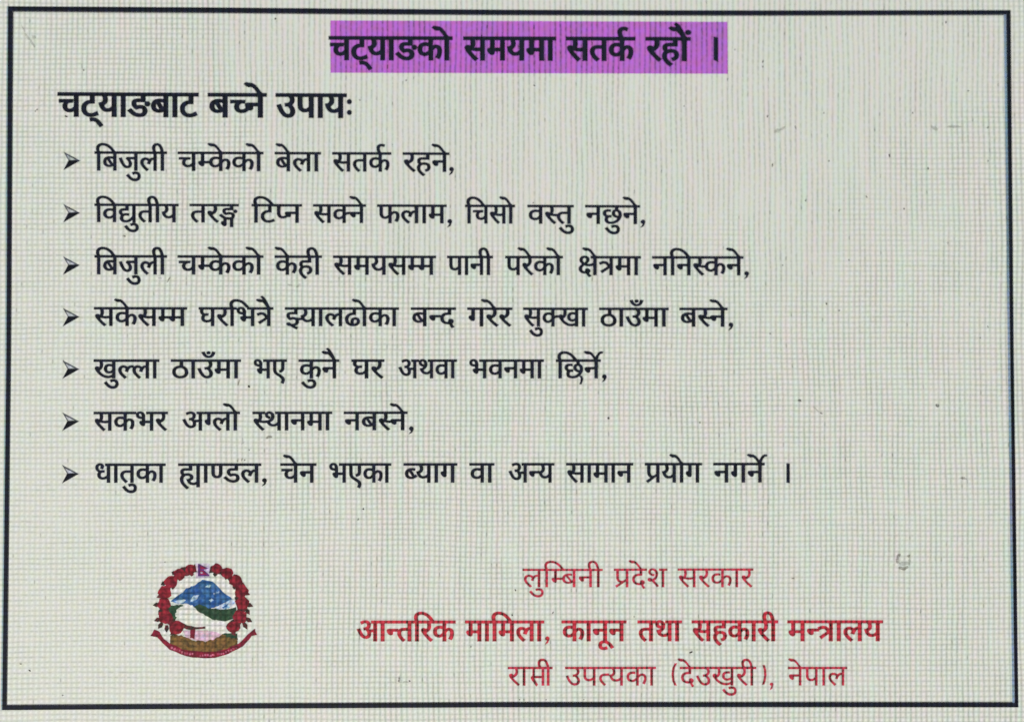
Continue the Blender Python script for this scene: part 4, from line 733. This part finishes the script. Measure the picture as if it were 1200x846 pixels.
hl = Flat()
hl.polys([[(387.2, 24.6), (620, 25.3), (852.4, 26.2), (853.0, 87.0), (620, 86.4), (387.4, 85.8)]], M_PURPLE, 0.00016)
highlight = hl.build('title_highlight', screen, 'bright purple highlight bar behind the title')
flats['b0'].build('title_text', highlight, 'bold black title lettering on the purple bar')
flats['b1'].build('heading_text', screen, 'bold black heading lettering above the list')

ARROWS = (178.0, 239.2, 300.4, 360.8, 422.0, 483.0, 544.4)
for k, ty in enumerate(ARROWS):
    ln = str(k + 1)
    flats[ln].build('list_text', screen, 'black Devanagari lettering of list row %s' % ('one two three four five six seven'.split()[k]))
    xo = 74.4 - 0.28 * k
    ar = Flat()
    ar.polys([[(xo, ty), (xo + 20.2, ty + 10.8), (xo + 6.2, ty + 10.6)]], M_ARROW_GREY, 0.00020)
    ar.polys([[(xo + 20.4, ty + 10.4), (xo + 0.0, ty + 22.0), (xo + 6.0, ty + 10.6)]], M_ARROW, 0.00030)
    ar.polys([[(xo + 3.8, ty + 4.1), (xo + 14.6, ty + 9.6), (xo + 7.2, ty + 9.9)]], M_ARROW_IN, 0.00026)
    ar.build('bullet_arrow', screen, 'black and grey arrowhead in front of list row %s' % ('one two three four five six seven'.split()[k]))
flats['r1'].build('footer_text', screen, 'thin red lettering, top footer row')
flats['r2'].build('footer_text', screen, 'bold red lettering, middle footer row')
flats['r3'].build('footer_text', screen, 'thin red lettering, bottom footer row')

# ------------------------------------------------------------------ emblem
rng = random.Random(5)


def E(*pts):
    return [(170 + x / 6.77, 650 + y / 6.77) for x, y in pts]


def ragged(pts, amp, n=4, seed=0):
    """subdivide an outline and roughen it"""
    r = random.Random(seed)
    out = []
    for i, p in enumerate(pts):
        q = pts[(i + 1) % len(pts)]
        for k in range(n):
            t = k / n
            out.append((p[0] + (q[0] - p[0]) * t + r.uniform(-amp, amp), p[1] + (q[1] - p[1]) * t + r.uniform(-amp, amp)))
    return out


EM = dict(cols=0.40, rows=0.30, cast=0.8, base=0.02)
M_E_WHITE = pixel_mat('emblem_white', (214, 214, 206), 0.3, 0.3, 0.5)
M_E_BLUE = pixel_mat('emblem_blue', (36, 80, 138), mottle=((66, 110, 160), 420.0), **EM)
M_E_SNOW = pixel_mat('emblem_snow', (196, 210, 222), mottle=((120, 160, 196), 500.0), **EM)
M_E_GREEN = pixel_mat('emblem_hill_green', (34, 64, 48), mottle=((56, 82, 62), 500.0), **EM)
M_E_GOLD = pixel_mat('emblem_ochre', (130, 98, 56), mottle=((90, 70, 44), 600.0), **EM)
M_E_RED = pixel_mat('emblem_flower_red', (148, 38, 54), mottle=((102, 24, 38), 420.0), **EM)
M_E_LEAF = pixel_mat('emblem_leaf', (50, 46, 44), mottle=((104, 40, 48), 500.0), **EM)
M_E_RIB = pixel_mat('emblem_ribbon', (138, 32, 56), mottle=((112, 30, 48), 500.0), **EM)
M_E_RIBT = pixel_mat('emblem_ribbon_pale', (196, 110, 134), mottle=((158, 56, 84), 700.0), **EM)
M_E_PINK = pixel_mat('emblem_pink', (220, 190, 204), mottle=((204, 166, 186), 500.0), **EM)
M_E_VIOLET = pixel_mat('emblem_flag_edge', (96, 48, 112), **EM)
M_E_FLAG = pixel_mat('emblem_flag_red', (150, 36, 72), **EM)
M_E_FLAGBG = pixel_mat('emblem_flag_haze', (200, 180, 200), **EM)

L0 = 0.00012
STEP = 0.00003
ring = Flat()
ring.polys([E(*[(475 + 330 * math.cos(math.radians(a)), 400 + 305 * math.sin(math.radians(a))) for a in range(0, 360, 12)])], M_E_WHITE, L0)
ring.polys([E((60, 520), (190, 600), (215, 680), (130, 640))], M_E_WHITE, L0 + STEP / 2)
ring.polys([E((860, 520), (740, 600), (720, 680), (800, 640))], M_E_WHITE, L0 + STEP / 2)
emblem = ring.build('emblem', screen, 'round coat of arms with mountain, red flower wreath and crimson ribbon')

mt = Flat()
mt.polys([E(*ragged([(203, 365), (330, 268), (400, 235), (455, 196), (540, 212), (610, 285), (692, 348), (625, 385), (560, 412), (520, 428), (440, 412), (385, 408), (330, 384), (262, 388)], 5, 4, 1))], M_E_BLUE, L0 + STEP)
mountain = mt.build('mountain', emblem)
sn = Flat()
for k, s in enumerate((((356, 362), (385, 322), (432, 316), (400, 352), (366, 372)), ((478, 250), (510, 236), (524, 244), (500, 262)),
                       ((540, 312), (566, 292), (592, 290), (572, 306)), ((508, 356), (540, 344), (538, 364), (518, 370)),
                       ((235, 372), (290, 352), (330, 360), (270, 388)), ((530, 426), (598, 396), (690, 350), (718, 374), (684, 412), (640, 432), (560, 438)))):
    sn.polys([E(*ragged(s, 6, 3, k))], M_E_SNOW, L0 + 2 * STEP)
sn.polys([E(*ragged(((610, 414), (660, 388), (652, 412), (622, 422)), 4, 3, 9))], M_E_BLUE, L0 + 3 * STEP)
sn.build('snow', mountain)
hi_ = Flat()
hi_.polys([E(*ragged([(180, 405), (250, 395), (300, 396), (330, 420), (280, 470), (240, 520), (200, 560), (180, 470)], 5, 3, 2))], M_E_GREEN, L0 + 4 * STEP)
hi_.polys([E(*ragged([(385, 410), (430, 390), (500, 418), (620, 436), (724, 408), (730, 500), (640, 522), (540, 514), (455, 470)], 5, 4, 3))], M_E_GREEN, L0 + 4 * STEP)
hi_.build('green_hill', emblem)
mp = Flat()
mp.polys([E(*ragged([(252, 436), (300, 402), (340, 396), (384, 432), (460, 468), (510, 508), (640, 528), (692, 540), (684, 610), (560, 612), (470, 578), (400, 560), (290, 524), (240, 480)], 4, 3, 4))], M_E_WHITE, L0 + 5 * STEP)
mp.build('white_map', emblem)
br = Flat()
br.polys([E(*ragged([(222, 512), (272, 518), (335, 556), (400, 572), (484, 566), (480, 586), (400, 592), (330, 590), (280, 562)], 4, 2, 5))], M_E_LEAF, L0 + 6 * STEP)
br.polys([E(*ragged([(612, 622), (680, 616), (730, 622), (738, 670), (690, 676), (640, 652)], 5, 3, 6))], M_E_GREEN, L0 + 6 * STEP)
br.build('dark_branch', emblem)
hd = Flat()
hd.polys([E(*ragged([(300, 604), (390, 596), (540, 602), (625, 632), (560, 676), (430, 688), (330, 660)], 5, 3, 7))], M_E_PINK, L0 + 7 * STEP)
hd.polys([E(*ragged([(362, 590), (398, 592), (396, 664), (360, 656)], 4, 3, 8))], M_E_RIB, L0 + 8 * STEP)
for k, (x, y) in enumerate(((440, 612), (470, 634), (500, 612), (520, 636), (455, 652))):
    hd.polys([E((x - 16, y - 6), (x + 14, y - 5), (x + 16, y + 5), (x - 12, y + 6))], M_E_FLAGBG, L0 + 8 * STEP)
hd.build('clasped_hands', emblem)
fd = Flat()
fd.polys([E(*ragged([(200, 640), (250, 628), (320, 650), (400, 676), (480, 684), (560, 664), (610, 628), (650, 646), (700, 664), (738, 650), (740, 715), (640, 765), (470, 782), (300, 765), (196, 705)], 6, 4, 10))], M_E_GOLD, L0 + 9 * STEP)
fd.build('ochre_field', emblem)


def arc(y_mid, x0, y0, x1, y1, n=14):
    """quadratic sagging curve through both ends and the low point"""
    pts = []
    for i in range(n + 1):
        t = i / n
        cxm, cym = 470, 2 * y_mid - (y0 + y1) / 2
        pts.append(((1 - t) ** 2 * x0 + 2 * t * (1 - t) * cxm + t * t * x1, (1 - t) ** 2 * y0 + 2 * t * (1 - t) * cym + t * t * y1))
    return pts


rb = Flat()
up = [(74, 588), (118, 606), (150, 660), (205, 700), (290, 742), (380, 762), (470, 768), (560, 762), (650, 742), (730, 704), (790, 660), (836, 610), (872, 578)]
dn = [(888, 632), (850, 640), (812, 690), (745, 745), (660, 786), (560, 812), (470, 818), (380, 810), (285, 786), (200, 746), (140, 700), (100, 650), (44, 640)]
rb.polys([E(*ragged(up + dn, 4, 2, 11))], M_E_RIB, L0 + 10 * STEP)
ribbon = rb.build('ribbon', emblem)
rt = Flat()
for i in range(26):
    t = i / 25
    x = 215 + t * 510
    y = 795 - ((x - 470) / 255) ** 2 * 60 + rng.uniform(-4, 4)
    w = rng.uniform(5, 10)
    if i in (9, 10, 17):
        continue
    s = -(x - 470) / 255 * 0.42
    rt.polys([E((x - w, y - 7 - s * w), (x + w, y - 8 + s * -w), (x + w, y + 8 - s * w * 0.5), (x - w, y + 7 + s * w * 0.5))], M_E_RIBT, L0 + 11 * STEP)
rt.build('ribbon_inscription', ribbon, 'pale unreadable lettering along the ribbon')

wr = Flat()
for sgn, a0, a1 in ((-1, 100, 232), (1, 80, -52)):
    oo, ii = [], []
    for k in range(23):
        a = math.radians(a0 + (a1 - a0) * k / 22)
        r1 = 1.07 + rng.uniform(-0.04, 0.08)
        r2 = 0.90 + rng.uniform(-0.05, 0.03)
        oo.append((462 + 318 * r1 * math.cos(a), 372 - 272 * r1 * math.sin(a)))
        ii.append((462 + 318 * r2 * math.cos(a), 372 - 272 * r2 * math.sin(a)))
    wr.polys([E(*(oo + ii[::-1] if sgn > 0 else ii + oo[::-1]))], M_E_LEAF, L0 + 11.5 * STEP)
wr.build('wreath_stem', emblem)
LEAVES = (((150, 315), 200, 62), ((118, 390), 188, 55), ((140, 425), 235, 60), ((130, 505), 195, 60), ((140, 535), 235, 62), ((175, 555), 268, 60),
          ((170, 215), 205, 50), ((240, 145), 160, 30), ((285, 175), 250, 34), ((372, 140), 270, 30), ((325, 140), 200, 40), ((225, 235), 265, 40),
          ((178, 340), 250, 40), ((745, 220), 335, 62), ((780, 290), 335, 62), ((800, 385), 340, 66), ((800, 425), 305, 58), ((800, 500), 330, 62),
          ((780, 530), 300, 70), ((745, 545), 262, 62), ((650, 165), 250, 32), ((560, 140), 260, 32), ((610, 130), 350, 40), ((715, 235), 260, 40),
          ((735, 325), 250, 40), ((700, 160), 330, 40), ((250, 610), 200, 55), ((690, 590), 300, 60))
lf = {}
for k, ((x, y), ang, ln_) in enumerate(LEAVES):
    f = Flat()
    a = math.radians(ang)
    ux, uy = math.cos(a), -math.sin(a)
    w = 19
    f.polys([E((x - uy * w * 0.6, y + ux * w * 0.6), (x + ux * ln_ * 0.5 - uy * w, y + uy * ln_ * 0.5 + ux * w), (x + ux * ln_, y + uy * ln_),
               (x + ux * ln_ * 0.5 + uy * w, y + uy * ln_ * 0.5 - ux * w), (x + uy * w * 0.6, y - ux * w * 0.6))], M_E_LEAF, L0 + (12 + 0.2 * (k % 4)) * STEP)
    f.build('leaf', emblem)
FLOWERS = ((362, 112, 40), (275, 152, 46), (208, 212, 50), (160, 296, 54), (155, 388, 54), (166, 492, 56), (252, 572, 58),
           (572, 106, 40), (655, 142, 46), (722, 204, 50), (766, 284, 54), (772, 380, 54), (754, 488, 56), (700, 570, 46))
for k, (x, y, r) in enumerate(FLOWERS):
    f = Flat()
    pts = []
    for i in range(15):
        a = 2 * math.pi * i / 15 + k
        rr = r * (1.02 + 0.07 * math.cos(5 * (a - k)) + rng.uniform(-0.10, 0.10))
        pts.append((x + rr * math.cos(a), y + rr * 0.95 * math.sin(a)))
    f.polys([E(*pts)], M_E_RED, L0 + (13 + 0.3 * (k % 3)) * STEP)
    f.build('flower', emblem)
fl = Flat()
fl.polys([E((402, 66), (512, 66), (518, 180), (404, 184))], M_E_FLAGBG, L0 + 2 * STEP)
fl.polys([E((420, 70), (436, 72), (506, 108), (464, 116), (512, 158), (508, 168), (420, 168))], M_E_VIOLET, L0 + 3 * STEP)
fl.polys([E((436, 84), (486, 106), (440, 114))], M_E_FLAG, L0 + 4 * STEP)
fl.polys([E((436, 122), (462, 124), (494, 156), (436, 156))], M_E_FLAG, L0 + 4 * STEP)
fl.polys([E((438, 136), (452, 132), (462, 142), (446, 148))], M_E_FLAGBG, L0 + 5 * STEP)
fl.build('flag', emblem)

# ------------------------------------------------------------------ dust and smears on the glass
du = Flat()


def blob(x, y, rx, ry, ang, mat, lift, seed):
    r = random.Random(seed)
    ca, sa = math.cos(math.radians(ang)), math.sin(math.radians(ang))
    pts = []
    for i in range(11):
        t = 2 * math.pi * i / 11
        k = r.uniform(0.7, 1.25)
        ex, ey = rx * k * math.cos(t), ry * k * math.sin(t)
        pts.append((x + ex * ca - ey * sa, y + ex * sa + ey * ca))
    du.polys([pts], mat, lift)


SPECKS = ((323, 23, 1.0, 1.2), (98.6, 83, 1.2, 1.0), (44, 129, 1.1, 1.1), (78, 137, 2.2, 1.0), (422, 118, 1.1, 0.9), (476, 95, 1.2, 0.8), (626, 101, 1.3, 0.8),
          (801.5, 125, 1.0, 1.0), (893.7, 73, 0.9, 1.8), (893.6, 79, 0.8, 1.2), (861, 59, 1.0, 1.0), (146, 277, 2.2, 1.1), (292, 453, 1.6, 1.4),
          (902, 391, 1.0, 1.3), (936.7, 469.2, 2.3, 1.5), (713, 490, 1.4, 1.4), (820, 495, 1.0, 1.3), (929, 677, 1.7, 1.0), (809.5, 763.6, 2.4, 1.2),
          (194, 658, 0.9, 0.9), (25, 777, 1.4, 0.9), (35.5, 785, 1.6, 0.9), (74, 814, 1.3, 0.9), (467, 797, 1.1, 0.8), (480, 797, 1.2, 0.7), (614, 819, 1.0, 1.2),
          (917, 311, 0.8, 1.0), (968, 356, 0.9, 1.2), (983, 364, 1.6, 0.9), (994.5, 305, 0.9, 1.0), (1108, 27, 0.9, 1.4), (1157, 383, 0.9, 1.3), (1148, 396, 1.0, 0.8),
          (426, 596, 0.9, 1.2), (420, 608, 0.9, 1.6), (292, 527, 1.2, 0.9), (600, 720, 0.9, 1.1), (648, 717, 0.8, 1.6), (743, 722, 0.9, 0.9), (604, 691, 0.9, 1.4),
          (625, 238, 0.9, 1.0), (552, 757, 0.8, 1.2), (609, 819, 0.8, 0.8), (640, 819, 1.0, 0.7), (684, 819, 0.9, 0.7), (42, 131, 0.8, 0.8), (1098, 475, 2.2, 2.2), (962, 484, 1.9, 1.1), (899, 137, 0.8, 1.5), (932, 150, 0.8, 2.4), (944, 235, 0.8, 2.0), (1042, 183, 0.9, 2.2), (971, 189, 0.9, 1.2), (905, 194, 0.9, 2.2), (1087, 198, 0.9, 1.4), (1157, 150, 0.9, 1.3), (1157, 189, 0.8, 1.2), (1059, 245, 0.9, 1.1), (983, 247, 0.8, 1.5), (1110, 285, 0.9, 1.0), (1015, 231, 0.7, 1.6), (965, 133, 0.8, 1.3), (1069, 133, 0.9, 1.1), (1134, 107, 0.9, 1.0), (287, 539, 0.9, 1.1))
for k, (x, y, rx, ry) in enumerate(SPECKS):
    blob(x, y, rx, ry, (k * 37) % 60 - 30, M_DUST_PALE if k % 3 else M_DUST, 0.00055, k)
FAINT = (19, 20, 0, 1, 2, 3, 5, 6, 7, 15, 18, 21, 22, 23, 26, 27, 29)
for k, (x, y, rx, ry, an) in enumerate(((28, 34, 5.0, 0.9, 60), (33, 44, 5.5, 1.3, 58), (39, 52, 6.0, 1.6, 60), (40, 44, 3.0, 2.0, 30), (198, 328, 3.6, 1.0, -60), (188, 326, 3.0, 0.8, 10),
                                        (350, 335, 3.0, 1.2, -45), (340, 334, 3.4, 0.9, 5), (280, 448, 1.2, 4.0, 20), (316, 512, 4.2, 1.8, -15), (279, 539, 1.0, 2.6, 20),
                                        (284, 538, 1.0, 2.2, 20), (1052.6, 650, 2.4, 2.2, 0), (1051, 656, 1.8, 4.4, 6), (1064.6, 651, 2.2, 1.8, -20), (1065.4, 658, 1.3, 5.0, 6), (1056.5, 665.5, 4.6, 2.2, 14), (1062, 664.5, 3.0, 1.8, -20), (1059, 660, 6.0, 2.6, 0),
                                        (910, 154, 4.0, 2.2, -10), (917, 151, 4.0, 1.6, -30), (1095, 151, 5.0, 2.0, 30), (1118, 149, 9.0, 1.4, 0), (956, 479.5, 6.5, 0.8, 42), (1128, 560, 4.0, 1.4, 10), (468, 795, 1.2, 4.0, 0), (476, 798, 5.0, 0.9, 0), (285, 519, 3.0, 0.8, -40))):
    blob(x, y, rx, ry, an, M_FAINT if k in FAINT else M_SMEAR, 0.00060 + 0.00001 * (k % 5), 100 + k)
dust = du.build('dust', screen, 'fine dust specks and greasy smears on the screen')
dust['kind'] = 'stuff'
